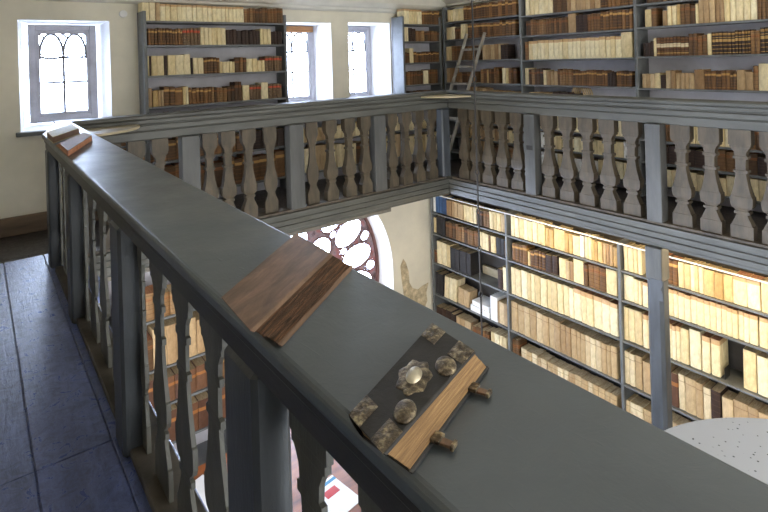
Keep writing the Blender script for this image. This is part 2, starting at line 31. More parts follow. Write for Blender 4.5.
('near bay of the upper right bookcase', 'second shelf', 1, 7.26, 1.91, '3.601,0.092,0.235,0.218,cream,0,1;3.520,0.064,0.244,0.203,leather,0,0;3.376,0.061,0.199,0.200,tan,0,0;3.319,0.048,0.255,0.214,cream,0,0;3.262,0.060,0.253,0.216,cream,0,1;3.205,0.047,0.265,0.217,ochre,0,0;3.152,0.054,0.256,0.217,leather,0,1;3.091,0.062,0.262,0.201,leather,0,1;3.029,0.056,0.238,0.227,leather,0,1;2.982,0.032,0.252,0.228,cream,0,0;2.933,0.058,0.291,0.221,tan,0,1;2.869,0.065,0.287,0.207,tan,0,1;2.803,0.061,0.286,0.229,tan,0,1;2.743,0.051,0.287,0.205,tan,0,1;2.693,0.044,0.293,0.230,tan,0,1;2.639,0.058,0.340,0.207,cream,0,0;2.577,0.059,0.338,0.205,cream,0,0;2.506,0.078,0.333,0.216,cream,0,0;2.430,0.066,0.336,0.228,cream,0,0;2.360,0.069,0.332,0.228,cream,0,0;2.303,0.039,0.333,0.230,leather,0,0;2.260,0.041,0.327,0.204,leather,0,0;2.219,0.035,0.316,0.204,leather,0,0;2.178,0.040,0.308,0.209,leather,0,0;2.127,0.056,0.304,0.220,leather,0,0;2.075,0.041,0.319,0.208,leather,0,0'),
('near bay of the upper right bookcase', 'third shelf', 1, 7.26, 1.51, '3.663,0.033,0.182,0.215,dark,0,0;3.628,0.031,0.187,0.223,dark,0,0;3.595,0.030,0.187,0.226,dark,0,0;3.558,0.037,0.205,0.229,dark,0,0;3.518,0.037,0.242,0.214,cream,0,0;3.474,0.047,0.250,0.212,whitelabel,0,0;3.428,0.038,0.243,0.207,whitelabel,0,0;3.386,0.040,0.247,0.210,whitelabel,0,0;3.346,0.034,0.249,0.198,whitelabel,0,0;3.304,0.044,0.247,0.227,whitelabel,0,0;3.261,0.036,0.253,0.221,whitelabel,0,0;3.216,0.047,0.250,0.218,whitelabel,0,0;3.166,0.048,0.237,0.214,whitelabel,0,0;3.117,0.044,0.242,0.216,whitelabel,0,0;3.064,0.055,0.276,0.231,leather,0,1;3.010,0.047,0.278,0.229,leather,0,1;2.955,0.057,0.245,0.200,leather,0,1;2.897,0.052,0.255,0.225,leather,0,1;2.847,0.043,0.265,0.201,cream,0,0;2.802,0.040,0.279,0.202,goldblack,0,0;2.760,0.037,0.281,0.219,goldblack,0,0;2.720,0.038,0.282,0.222,goldblack,0,0;2.671,0.053,0.280,0.207,goldblack,0,1;2.623,0.039,0.277,0.211,goldblack,0,0;2.581,0.038,0.276,0.228,goldblack,0,0;2.545,0.028,0.288,0.224,goldblack,0,0;2.510,0.034,0.284,0.206,goldblack,0,0;2.474,0.032,0.286,0.213,goldblack,0,0;2.444,0.023,0.286,0.229,goldblack,0,0;2.417,0.025,0.289,0.207,goldblack,0,0;2.379,0.045,0.276,0.211,leather,0,1;2.329,0.050,0.273,0.220,leather,0,1;2.280,0.042,0.303,0.216,goldblack,0,1;2.235,0.042,0.307,0.205,goldblack,0,1;2.193,0.036,0.306,0.226,goldblack,0,0;2.156,0.032,0.309,0.209,goldblack,0,0;2.119,0.036,0.304,0.219,goldblack,0,0;2.080,0.036,0.308,0.208,goldblack,0,0'),
('near bay of the upper right bookcase', 'fourth shelf', 1, 7.26, 1.08, '3.682,0.053,0.191,0.210,tan,0,0;3.627,0.051,0.189,0.217,tan,0,0;3.569,0.057,0.190,0.206,tan,0,0;3.499,0.076,0.202,0.203,cream,0,0;3.427,0.062,0.177,0.214,dark,0,0;3.361,0.065,0.235,0.230,tan,0,1;3.297,0.057,0.233,0.203,tan,0,0;3.235,0.061,0.202,0.205,tan,0,0;3.175,0.051,0.200,0.211,tan,0,0;3.124,0.046,0.202,0.218,tan,0,0;3.067,0.063,0.202,0.220,tan,0,0;2.975,0.115,0.247,0.221,tan,0,1;2.897,0.036,0.226,0.200,gilt,0,0;2.858,0.035,0.228,0.231,gilt,0,0;2.810,0.056,0.230,0.222,gilt,0,1;2.752,0.054,0.220,0.219,gilt,0,1;2.698,0.049,0.235,0.221,gilt,0,0;2.651,0.040,0.235,0.203,gilt,0,0;2.612,0.031,0.210,0.221,gilt,0,0;2.578,0.032,0.220,0.213,gilt,0,0;2.513,0.092,0.240,0.224,tan,0,1;2.425,0.079,0.217,0.214,tan,0,1;2.358,0.048,0.288,0.209,leather,0,1;2.264,0.135,0.313,0.224,cream,0,1;2.128,0.112,0.279,0.225,tan,0,0'),
('far bay of the upper right bookcase', 'sixth shelf', 1, 7.26, 0.38, '6.954,0.088,0.261,0.200,tan,0,0;6.850,0.115,0.257,0.211,tan,0,0;6.743,0.094,0.257,0.206,leather,0,0;6.644,0.098,0.254,0.211,leather,0,0;6.535,0.113,0.234,0.225,leather,0,0;6.425,0.102,0.247,0.205,leather,0,0;6.317,0.108,0.268,0.216,tan,0,0;6.216,0.089,0.271,0.207,tan,0,0;6.120,0.098,0.270,0.230,tan,0,0;6.012,0.112,0.272,0.207,tan,0,0;5.902,0.102,0.262,0.210,leather,0,0'),
('middle bay of the upper right bookcase', 'sixth shelf', 1, 7.26, 0.38, '5.547,0.103,0.275,0.208,cream,0,0;5.449,0.088,0.267,0.209,cream,0,0;5.347,0.108,0.267,0.227,cream,0,0;5.246,0.089,0.277,0.212,cream,0,0;5.157,0.084,0.278,0.202,cream,0,0;5.054,0.116,0.275,0.211,cream,0,0;4.936,0.114,0.274,0.203,cream,0,0;4.834,0.084,0.280,0.208,cream,0,0;4.745,0.087,0.283,0.230,cream,0,0;4.646,0.105,0.255,0.212,cream,0,0;4.548,0.085,0.253,0.223,cream,0,0;4.448,0.109,0.254,0.223,cream,0,0;4.346,0.088,0.250,0.203,cream,0,0;4.251,0.095,0.253,0.213,cream,0,0;4.138,0.126,0.259,0.204,cream,0,0;4.033,0.077,0.251,0.199,cream,0,0;3.947,0.090,0.253,0.222,cream,0,0'),
('near bay of the upper right bookcase', 'sixth shelf', 1, 7.26, 0.38, '3.546,0.104,0.273,0.211,leather,0,0;3.434,0.115,0.261,0.229,leather,0,0;3.320,0.107,0.287,0.201,leather,0,1;3.219,0.089,0.267,0.203,cream,0,0;3.110,0.121,0.268,0.205,cream,0,1;2.994,0.106,0.260,0.223,cream,0,1;2.879,0.119,0.268,0.208,cream,0,1;2.764,0.104,0.279,0.231,cream,0,1;2.647,0.124,0.275,0.229,cream,0,1;2.533,0.099,0.284,0.231,cream,0,1;2.431,0.100,0.267,0.226,leather,0,1;2.329,0.097,0.265,0.214,leather,0,1;2.222,0.111,0.281,0.202,leather,0,1;2.116,0.096,0.255,0.226,leather,0,0;1.995,0.140,0.268,0.224,leather,0,0;1.865,0.114,0.270,0.223,cream,0,0;1.753,0.103,0.269,0.205,cream,0,0'),
('far bay of the upper right bookcase', 'seventh shelf', 1, 7.26, 0.08, '6.952,0.093,0.240,0.219,tan,0,0;6.840,0.124,0.235,0.213,tan,0,0;6.723,0.103,0.237,0.218,tan,0,0;6.630,0.077,0.235,0.228,tan,0,0;6.534,0.110,0.239,0.224,tan,0,0;6.420,0.111,0.208,0.205,tan,0,0;6.306,0.111,0.214,0.206,tan,0,0;6.205,0.084,0.213,0.226,tan,0,0;6.110,0.099,0.209,0.199,tan,0,0;6.013,0.089,0.213,0.210,cream,0,0;5.909,0.114,0.212,0.203,cream,0,0'),
('middle bay of the upper right bookcase', 'seventh shelf', 1, 7.26, 0.08, '5.552,0.093,0.242,0.217,white,0,0;5.453,0.099,0.236,0.207,white,0,0;5.351,0.099,0.240,0.200,white,0,0;5.262,0.072,0.211,0.219,cream,0,0;5.166,0.114,0.207,0.211,cream,0,0;5.055,0.101,0.212,0.229,cream,0,0;4.954,0.096,0.205,0.225,cream,0,0;4.852,0.102,0.209,0.209,cream,0,0;4.747,0.103,0.218,0.217,cream,0,0;4.651,0.083,0.213,0.228,cream,0,0;4.554,0.105,0.221,0.223,cream,0,0;4.452,0.092,0.210,0.209,cream,0,0;4.345,0.115,0.209,0.208,cream,0,0;4.243,0.083,0.206,0.212,cream,0,0;4.149,0.099,0.224,0.202,cream,0,0;4.049,0.095,0.221,0.230,cream,0,0;3.950,0.097,0.238,0.212,white,0,0'),
('near bay of the upper right bookcase', 'seventh shelf', 1, 7.26, 0.08, '3.551,0.095,0.221,0.216,dark,0,0;3.444,0.113,0.219,0.208,dark,0,0;3.325,0.118,0.241,0.226,dark,0,0;3.217,0.093,0.202,0.206,dark,0,0;3.115,0.106,0.224,0.209,dark,0,0;2.991,0.136,0.218,0.229,dark,0,1;2.869,0.100,0.217,0.205,dark,0,0;2.762,0.109,0.259,0.221,leather,0,1;2.654,0.100,0.243,0.225,leather,0,1;2.546,0.109,0.243,0.204,leather,0,1;2.430,0.117,0.249,0.207,leather,0,1;2.317,0.104,0.221,0.230,dark,0,1;2.204,0.116,0.225,0.210,dark,0,1;2.082,0.122,0.224,0.221,dark,0,0;1.972,0.093,0.225,0.211,dark,0,0;1.863,0.118,0.215,0.212,dark,0,0;1.752,0.100,0.216,0.209,dark,0,0'),
('far bay of the upper right bookcase', 'lowest shelf', 1, 7.26, -0.22, '6.943,0.112,0.250,0.202,tan,0,0;6.840,0.088,0.255,0.223,tan,0,0;6.742,0.103,0.259,0.226,tan,0,0;6.635,0.104,0.258,0.230,tan,0,0;6.529,0.104,0.225,0.204,leather,0,0;6.423,0.101,0.211,0.203,leather,0,0;6.320,0.100,0.229,0.205,leather,0,0;6.220,0.093,0.203,0.215,leather,0,0;6.114,0.113,0.203,0.215,leather,0,0;5.996,0.119,0.209,0.225,leather,0,0;5.893,0.082,0.211,0.209,leather,0,0'),
('middle bay of the upper right bookcase', 'lowest shelf', 1, 7.26, -0.22, '5.558,0.081,0.229,0.225,white,0,0;5.462,0.105,0.229,0.221,white,0,0;5.367,0.080,0.225,0.222,white,0,0;5.266,0.114,0.228,0.205,white,0,0;5.154,0.105,0.230,0.214,white,0,0;5.050,0.098,0.234,0.222,cream,0,0;4.957,0.081,0.238,0.215,cream,0,0;4.858,0.112,0.235,0.213,cream,0,0;4.756,0.084,0.194,0.214,white,0,0;4.655,0.112,0.195,0.212,white,0,0;4.537,0.118,0.197,0.206,white,0,0;4.438,0.074,0.201,0.217,white,0,0;4.341,0.115,0.231,0.218,cream,0,0;4.241,0.079,0.235,0.212,cream,0,0;4.155,0.087,0.240,0.219,cream,0,0;4.060,0.097,0.239,0.226,cream,0,0;3.955,0.107,0.235,0.215,cream,0,0'),
('near bay of the upper right bookcase', 'lowest shelf', 1, 7.26, -0.22, '3.537,0.123,0.222,0.207,cream,0,0;3.414,0.117,0.222,0.221,cream,0,0;3.304,0.099,0.225,0.229,cream,0,0;3.207,0.088,0.225,0.214,cream,0,0;3.101,0.117,0.228,0.203,cream,0,0;2.986,0.106,0.212,0.202,cream,0,0;2.867,0.127,0.211,0.222,cream,0,1;2.754,0.093,0.215,0.225,cream,0,0;2.635,0.139,0.250,0.206,cream,0,1;2.518,0.090,0.254,0.213,cream,0,1;2.416,0.107,0.256,0.231,cream,0,1;2.308,0.104,0.251,0.202,cream,0,1;2.201,0.104,0.260,0.207,cream,0,0;2.092,0.107,0.238,0.217,tan,0,0;1.989,0.094,0.229,0.210,tan,0,0;1.876,0.126,0.236,0.217,tan,0,0;1.756,0.109,0.212,0.200,cream,0,0'),
('left bay of the lower bookcase', 'top shelf', 1, 6.73, -1.28, '7.424,0.066,0.281,0.211,white,0,0;7.342,0.092,0.306,0.211,blue,0,0;7.255,0.077,0.311,0.208,blue,0,0;7.161,0.104,0.302,0.219,blue,0,0;7.067,0.078,0.273,0.208,tan,0,0;6.999,0.053,0.279,0.228,tan,0,0;6.938,0.064,0.279,0.230,tan,0,0;6.862,0.083,0.276,0.200,tan,0,0;6.782,0.069,0.276,0.210,tan,0,0;6.712,0.066,0.272,0.201,tan,0,0;6.642,0.068,0.274,0.208,cream,0,0;6.571,0.068,0.274,0.205,cream,0,0;6.512,0.045,0.272,0.213,cream,0,0;6.465,0.044,0.281,0.200,cream,0,0;6.405,0.070,0.277,0.202,cream,0,0;6.331,0.071,0.257,0.222,leather,0,0;6.256,0.074,0.255,0.224,leather,0,0;6.179,0.074,0.263,0.227,leather,0,0;6.108,0.063,0.262,0.222,leather,0,0;6.034,0.080,0.287,0.203,cream,0,0;5.956,0.069,0.288,0.216,cream,0,0;5.879,0.079,0.290,0.209,cream,0,0;5.814,0.046,0.284,0.224,tan,0,0;5.769,0.036,0.284,0.208,tan,0,0;5.726,0.044,0.282,0.208,tan,0,0'),
('left bay of the lower bookcase', 'second shelf', 1, 6.73, -1.67, '7.434,0.080,0.274,0.202,cream,0,0;7.323,0.135,0.313,0.211,black,0,0;7.202,0.101,0.322,0.223,black,0,0;7.100,0.096,0.261,0.200,leather,0,0;7.009,0.081,0.267,0.226,leather,0,0;6.929,0.072,0.275,0.225,leather,0,0;6.853,0.074,0.278,0.218,leather,0,0;6.773,0.080,0.250,0.226,leather,0,0;6.699,0.061,0.265,0.219,leather,0,0;6.630,0.071,0.274,0.208,leather,0,0;6.563,0.057,0.253,0.217,leather,0,0;6.489,0.085,0.250,0.221,leather,0,0;6.409,0.069,0.260,0.205,leather,0,0;6.343,0.057,0.247,0.203,leather,0,0;6.282,0.059,0.282,0.217,cream,0,0;6.215,0.069,0.281,0.209,cream,0,0;6.144,0.066,0.276,0.228,cream,0,0;6.088,0.041,0.265,0.217,leather,0,0;6.012,0.106,0.268,0.224,cream,0,0;5.904,0.103,0.272,0.199,black,0,0;5.809,0.082,0.272,0.220,black,0,0;5.741,0.049,0.259,0.217,leather,0,0'),
('left bay of the lower bookcase', 'third shelf', 1, 6.73, -2.23, '7.443,0.108,0.232,0.204,leather,0,0;7.326,0.120,0.417,0.215,cream,0,1;7.200,0.127,0.413,0.226,cream,0,1;7.088,0.091,0.412,0.224,cream,0,0;6.979,0.121,0.390,0.199,black,0,1;6.863,0.104,0.394,0.199,black,0,1;6.730,0.157,0.391,0.229,black,0,1;6.597,0.104,0.392,0.222,black,0,1;5.879,0.103,0.325,0.198,dark,0,1;5.774,0.101,0.384,0.213,cream,0,1'),
('left bay of the lower bookcase', 'fourth shelf', 1, 6.73, -2.8, '7.453,0.143,0.399,0.208,black,0,1;7.315,0.126,0.391,0.212,black,0,1;7.168,0.110,0.391,0.216,cream,1,1;7.064,0.091,0.389,0.228,cream,1,0;6.964,0.102,0.404,0.217,cream,1,1;6.817,0.136,0.280,0.217,tan,1,0;6.681,0.130,0.280,0.213,tan,1,0;5.973,0.087,0.354,0.206,tan,0,1;5.875,0.103,0.352,0.226,tan,0,1;5.782,0.077,0.354,0.222,tan,0,0'),
('left bay of the lower bookcase', 'lowest shelf', 1, 6.73, -3.37, '7.500,0.090,0.342,0.225,dark,0,0;7.380,0.143,0.328,0.201,dark,0,0;7.248,0.116,0.332,0.223,dark,0,0;7.121,0.132,0.350,0.200,dark,0,0;7.005,0.094,0.330,0.228,dark,0,0;6.877,0.105,0.321,0.213,tan,0,0;6.775,0.093,0.320,0.223,tan,0,0;6.656,0.140,0.322,0.204,tan,0,0;6.490,0.089,0.304,0.230,leather,0,0;6.394,0.097,0.329,0.225,leather,0,0;6.297,0.091,0.309,0.227,leather,0,0;6.208,0.080,0.324,0.215,leather,0,0;6.083,0.075,0.358,0.215,cream,0,0;5.994,0.098,0.359,0.225,cream,0,0;5.905,0.075,0.364,0.208,cream,0,0;5.822,0.085,0.364,0.209,cream,0,0'),
('middle bay of the lower bookcase', 'top shelf', 1, 6.73, -1.29, '5.588,0.067,0.313,0.199,cream,0,0;5.511,0.082,0.302,0.227,cream,0,0;5.421,0.090,0.308,0.212,cream,0,1;5.337,0.073,0.311,0.213,cream,0,0;5.255,0.084,0.303,0.210,cream,0,1;5.168,0.085,0.311,0.219,cream,0,1;5.090,0.066,0.307,0.198,cream,0,0;5.016,0.077,0.314,0.201,cream,0,1;4.945,0.059,0.273,0.221,ochre,0,0;4.874,0.076,0.266,0.223,ochre,0,0;4.741,0.185,0.298,0.224,cream,0,1;4.614,0.063,0.275,0.224,ochre,0,0;4.548,0.063,0.273,0.201,ochre,0,0;4.458,0.110,0.272,0.227,cream,0,1;4.370,0.060,0.297,0.207,white,0,0;4.297,0.049,0.293,0.216,cream,0,0;4.243,0.053,0.303,0.203,cream,0,0;4.193,0.041,0.283,0.230,ochre,0,0;4.150,0.040,0.272,0.225,ochre,0,0;4.108,0.038,0.278,0.205,ochre,0,0;4.069,0.035,0.282,0.202,ochre,0,0;4.025,0.045,0.274,0.203,tan,0,0;3.977,0.045,0.279,0.208,tan,0,0;3.929,0.046,0.279,0.222,tan,0,0;3.869,0.068,0.260,0.230,ochre,0,1'),
('middle bay of the lower bookcase', 'second shelf', 1, 6.73, -1.68, '5.587,0.066,0.269,0.201,gilt,0,0;5.515,0.072,0.280,0.213,gilt,0,0;5.445,0.063,0.282,0.205,gilt,0,0;5.369,0.083,0.296,0.216,gilt,0,0;5.292,0.045,0.220,0.199,cream,0,0;5.229,0.076,0.244,0.224,gilt,0,0;5.151,0.073,0.277,0.218,gilt,0,0;5.085,0.054,0.277,0.214,gilt,0,0;5.024,0.061,0.273,0.226,gilt,0,0;4.934,0.114,0.261,0.199,dark,0,1;4.828,0.091,0.276,0.201,dark,0,1;4.688,0.115,0.279,0.204,cream,0,1;4.599,0.056,0.272,0.211,tan,0,0;4.542,0.054,0.276,0.222,tan,0,0;4.433,0.157,0.333,0.227,cream,0,1;4.318,0.067,0.294,0.209,leather,0,1;4.240,0.082,0.314,0.208,leather,0,1;4.154,0.085,0.326,0.212,leather,0,1;4.064,0.089,0.317,0.200,leather,0,1;3.939,0.155,0.334,0.230,cream,0,1'),
('middle bay of the lower bookcase', 'third shelf', 1, 6.73, -2.22, '5.607,0.083,0.426,0.214,cream,0,1;5.510,0.105,0.421,0.228,cream,0,1;5.398,0.112,0.430,0.203,cream,0,1;5.303,0.072,0.428,0.218,cream,0,1;5.229,0.070,0.434,0.230,cream,0,1;5.142,0.098,0.433,0.200,cream,0,1;5.034,0.113,0.425,0.203,cream,0,1;4.941,0.068,0.431,0.201,cream,0,1;4.851,0.106,0.432,0.218,cream,0,1;4.746,0.097,0.429,0.229,cream,0,1;4.650,0.089,0.433,0.222,cream,0,1;4.566,0.073,0.428,0.216,cream,0,1;4.468,0.117,0.442,0.211,creamtop,0,1;4.363,0.088,0.440,0.225,creamtop,0,1;4.267,0.098,0.442,0.206,creamtop,0,1;4.152,0.127,0.438,0.213,creamtop,0,1;4.031,0.110,0.438,0.201,creamtop,0,1;3.916,0.113,0.430,0.206,creamtop,0,1'),
('middle bay of the lower bookcase', 'fourth shelf', 1, 6.73, -2.8, '5.607,0.126,0.455,0.227,tanpale,0,1;5.478,0.125,0.439,0.202,tanpale,0,1;5.361,0.103,0.453,0.213,tanpale,0,1;5.249,0.115,0.449,0.218,tanpale,0,1;5.135,0.106,0.448,0.228,tanpale,0,1;5.023,0.112,0.439,0.226,tanpale,0,1;4.916,0.096,0.441,0.201,tanpale,0,1;4.815,0.101,0.442,0.215,tanpale,0,1;4.718,0.086,0.421,0.200,tanpale,0,1;4.634,0.077,0.422,0.198,tanpale,0,1;4.546,0.092,0.419,0.219,tanpale,0,1;4.466,0.062,0.413,0.201,tanpale,0,1;4.397,0.070,0.412,0.219,tanpale,0,1;4.321,0.077,0.417,0.225,tanpale,0,1;4.240,0.078,0.410,0.218,tanpale,0,1;4.157,0.082,0.413,0.199,tanpale,0,1;4.076,0.074,0.411,0.202,tanpale,0,1;4.007,0.059,0.410,0.199,tanpale,0,1;3.932,0.085,0.425,0.210,tanpale,0,1'),
('middle bay of the lower bookcase', 'lowest shelf', 1, 6.73, -3.37, '5.641,0.073,0.406,0.206,leather,0,0;5.570,0.062,0.430,0.205,leather,0,0;5.445,0.104,0.341,0.202,tanpale,0,0;5.342,0.096,0.334,0.220,tanpale,0,0;5.241,0.100,0.342,0.231,tanpale,0,0;5.155,0.066,0.334,0.226,tanpale,0,0;5.066,0.105,0.338,0.210,tanpale,0,0;4.965,0.090,0.333,0.201,tanpale,0,0;4.873,0.087,0.330,0.212,tanpale,0,0;4.783,0.087,0.332,0.205,tanpale,0,0;4.696,0.082,0.334,0.202,tanpale,0,0;4.600,0.104,0.333,0.206,tanpale,0,0;4.493,0.105,0.344,0.212,tanpale,0,1;4.386,0.104,0.339,0.216,tanpale,0,1;4.297,0.068,0.344,0.225,tanpale,0,0;4.217,0.085,0.343,0.227,tanpale,0,0;4.125,0.093,0.340,0.227,tanpale,0,1;4.041,0.070,0.335,0.218,tanpale,0,0;3.952,0.101,0.335,0.229,tanpale,0,1'),
('right bay of the lower bookcase', 'top shelf', 1, 6.73, -1.29, '3.725,0.052,0.320,0.217,cream,0,1;3.659,0.074,0.313,0.202,cream,0,1;3.594,0.051,0.322,0.205,cream,0,1;3.538,0.054,0.317,0.226,cream,0,1;3.233,0.067,0.307,0.218,gilt,0,1;3.163,0.067,0.296,0.211,gilt,0,1;3.099,0.056,0.298,0.211,gilt,0,1;3.030,0.063,0.301,0.227,cream,0,1;2.961,0.070,0.297,0.220,cream,0,1;2.900,0.047,0.304,0.227,cream,0,1;2.853,0.041,0.310,0.217,cream,0,1;2.805,0.048,0.308,0.204,cream,0,1;2.720,0.116,0.301,0.227,ochre,0,1;2.616,0.086,0.297,0.227,ochre,0,1;2.523,0.095,0.300,0.210,ochre,0,1;2.404,0.136,0.313,0.229,creamtop,0,1;2.272,0.122,0.313,0.216,creamtop,0,1;2.131,0.136,0.324,0.205,cream,0,1;1.994,0.114,0.302,0.224,cream,0,0;1.889,0.091,0.312,0.227,cream,0,0'),
('right bay of the lower bookcase', 'second shelf', 1, 6.73, -1.68, '3.698,0.134,0.329,0.203,cream,0,1;3.599,0.058,0.309,0.199,cream,0,1;3.546,0.042,0.305,0.215,cream,0,0;3.469,0.080,0.311,0.219,creamtop,0,1;3.388,0.077,0.315,0.202,creamtop,0,1;3.308,0.076,0.315,0.220,creamtop,0,1;3.231,0.073,0.323,0.214,creamtop,0,1;3.161,0.061,0.323,0.207,creamtop,0,1;3.102,0.051,0.327,0.222,creamtop,0,1;3.039,0.069,0.321,0.199,creamtop,0,1;2.967,0.068,0.315,0.199,creamtop,0,1;2.899,0.064,0.325,0.199,creamtop,0,1;2.824,0.080,0.321,0.215,creamtop,0,1;2.751,0.060,0.320,0.208,creamtop,0,1;2.685,0.065,0.328,0.229,creamtop,0,1;2.625,0.049,0.326,0.216,creamtop,0,1;2.572,0.052,0.328,0.221,creamtop,0,1;2.516,0.054,0.318,0.203,creamtop,0,1;2.459,0.054,0.317,0.201,creamtop,0,1;2.402,0.053,0.321,0.218,creamtop,0,1;2.347,0.051,0.318,0.201,creamtop,0,1;2.279,0.079,0.320,0.213,creamtop,0,1;2.189,0.077,0.324,0.217,creamtop,0,1;2.108,0.078,0.328,0.206,creamtop,0,1;2.028,0.076,0.328,0.207,creamtop,0,0;1.959,0.057,0.331,0.206,creamtop,0,0;1.890,0.076,0.331,0.204,creamtop,0,0'),
('right bay of the lower bookcase', 'third shelf', 1, 6.73, -2.21, '3.748,0.060,0.429,0.225,cream,0,1;3.676,0.078,0.426,0.228,cream,0,1;3.585,0.097,0.429,0.226,cream,0,1;3.489,0.064,0.420,0.227,creamtop,0,1;3.405,0.098,0.423,0.236,creamtop,0,1;3.324,0.059,0.426,0.222,creamtop,0,1;3.259,0.065,0.409,0.234,creamtop,0,1;3.193,0.061,0.419,0.242,creamtop,0,1;3.136,0.046,0.412,0.247,creamtop,0,1;3.087,0.046,0.423,0.233,creamtop,0,1;3.016,0.090,0.420,0.242,cream,0,1;2.896,0.121,0.448,0.242,cream,0,1;2.779,0.085,0.420,0.225,creamtop,0,1;2.676,0.093,0.422,0.245,creamtop,0,1;2.330,0.124,0.437,0.235,cream,0,1;2.205,0.101,0.422,0.250,cream,0,1;2.100,0.084,0.424,0.218,cream,0,0;2.010,0.089,0.418,0.240,cream,0,0;1.911,0.103,0.410,0.220,cream,0,0'),
('right bay of the lower bookcase', 'fourth shelf', 1, 6.73, -2.79, '3.758,0.073,0.424,0.220,tanpale,0,1;3.681,0.074,0.415,0.231,tanpale,0,1;3.597,0.088,0.424,0.213,tanpale,0,1;3.484,0.105,0.390,0.219,tan,0,1;3.375,0.107,0.400,0.214,tan,0,1;3.279,0.054,0.418,0.221,tanpale,0,1;3.218,0.063,0.423,0.222,tanpale,0,1;3.143,0.081,0.404,0.229,redbrown,0,1;3.063,0.073,0.423,0.219,tanpale,0,1;2.965,0.117,0.421,0.209,tanpale,0,1;2.865,0.077,0.412,0.204,tanpale,0,1;2.781,0.085,0.390,0.204,tanpale,0,1;2.684,0.104,0.407,0.226,dark,0,1;2.563,0.111,0.376,0.204,tan,0,1;2.432,0.145,0.397,0.226,tanpale,0,1;2.308,0.097,0.390,0.207,tanpale,0,1;2.208,0.097,0.377,0.224,tan,0,1;2.121,0.071,0.371,0.226,tan,0,0;2.029,0.107,0.377,0.211,tan,0,0;1.921,0.102,0.382,0.213,tan,0,0'),
('right bay of the lower bookcase', 'lowest shelf', 1, 6.73, -3.37, '3.772,0.074,0.353,0.224,tanpale,0,0;3.679,0.107,0.350,0.217,tanpale,0,0;3.586,0.074,0.360,0.219,tanpale,0,0;3.496,0.100,0.350,0.201,tanpale,0,0;3.402,0.083,0.359,0.224,tanpale,0,0;3.311,0.092,0.359,0.230,tanpale,0,0;3.216,0.093,0.360,0.212,tanpale,0,1;3.113,0.107,0.364,0.206,tanpale,0,1;3.005,0.104,0.351,0.211,tanpale,0,1;2.905,0.089,0.350,0.217,tanpale,0,1;2.810,0.095,0.359,0.204,tan,0,1;2.721,0.078,0.355,0.215,tan,0,1;2.630,0.098,0.353,0.201,tan,0,1;2.532,0.091,0.354,0.212,tan,0,1;2.432,0.102,0.361,0.231,tan,0,1;2.324,0.107,0.362,0.227,tan,0,1;2.214,0.107,0.364,0.215,tan,0,1;2.107,0.102,0.359,0.199,tan,0,0;2.016,0.074,0.360,0.226,tan,0,0;1.928,0.097,0.354,0.218,tan,0,0'),
('lower bookcase seen through the near balusters', 'top shelf', 0, 6.92, -1.5, '1.290,0.076,0.312,0.291,leather,0,0;1.390,0.118,0.303,0.309,leather,0,1;1.510,0.117,0.323,0.298,leather,0,1;1.617,0.091,0.329,0.271,leather,0,1;1.713,0.096,0.315,0.314,leather,0,1;1.806,0.084,0.294,0.298,leather,0,0;1.903,0.103,0.278,0.280,leather,0,0;2.002,0.089,0.261,0.309,leather,0,0;2.099,0.099,0.248,0.271,leather,0,0;2.202,0.101,0.288,0.297,tan,0,0;2.306,0.102,0.282,0.312,tan,0,0;2.397,0.073,0.282,0.315,tan,0,0;2.492,0.112,0.286,0.311,tan,0,0'),
('lower bookcase seen through the near balusters', 'second shelf', 0, 6.92, -2.1, '1.310,0.118,0.384,0.284,leather,0,1;1.433,0.122,0.411,0.315,leather,0,1;1.568,0.141,0.368,0.309,leather,0,1;1.721,0.159,0.477,0.274,tan,0,1;1.863,0.119,0.477,0.306,tan,0,1;1.986,0.121,0.480,0.275,tan,0,1;2.104,0.109,0.477,0.274,tan,0,1;2.213,0.103,0.429,0.303,tan,0,1;2.343,0.151,0.444,0.292,tan,0,1;2.485,0.127,0.483,0.299,cream,0,1'),
('lower bookcase seen through the near balusters', 'third shelf', 0, 6.92, -2.56, '1.329,0.155,0.351,0.304,redbrown,0,1;1.478,0.137,0.340,0.301,redbrown,0,1;1.610,0.121,0.342,0.290,redbrown,0,1;1.721,0.095,0.341,0.274,redbrown,0,1;1.827,0.112,0.302,0.281,redbrown,0,1;1.949,0.126,0.302,0.303,redbrown,0,1;2.078,0.126,0.294,0.271,redbrown,0,1;2.211,0.134,0.304,0.278,redbrown,0,1;2.350,0.138,0.303,0.313,redbrown,0,1;2.485,0.127,0.312,0.273,gilt,0,1'),
('lower bookcase seen through the near balusters', 'fourth shelf', 0, 6.92, -3.05, '1.302,0.102,0.374,0.273,gilt,0,1;1.433,0.153,0.404,0.282,gilt,0,1;1.582,0.138,0.366,0.307,gilt,0,1;1.711,0.114,0.380,0.278,gilt,0,1;1.838,0.134,0.378,0.291,redbrown,0,1;1.968,0.120,0.378,0.282,redbrown,0,1;2.093,0.123,0.356,0.291,redbrown,0,1;2.234,0.152,0.356,0.285,redbrown,0,1;2.366,0.105,0.359,0.312,redbrown,0,1;2.485,0.127,0.409,0.314,redbrown,0,1')
]

C = bpy.context.scene.collection
rnd = random.Random(11)

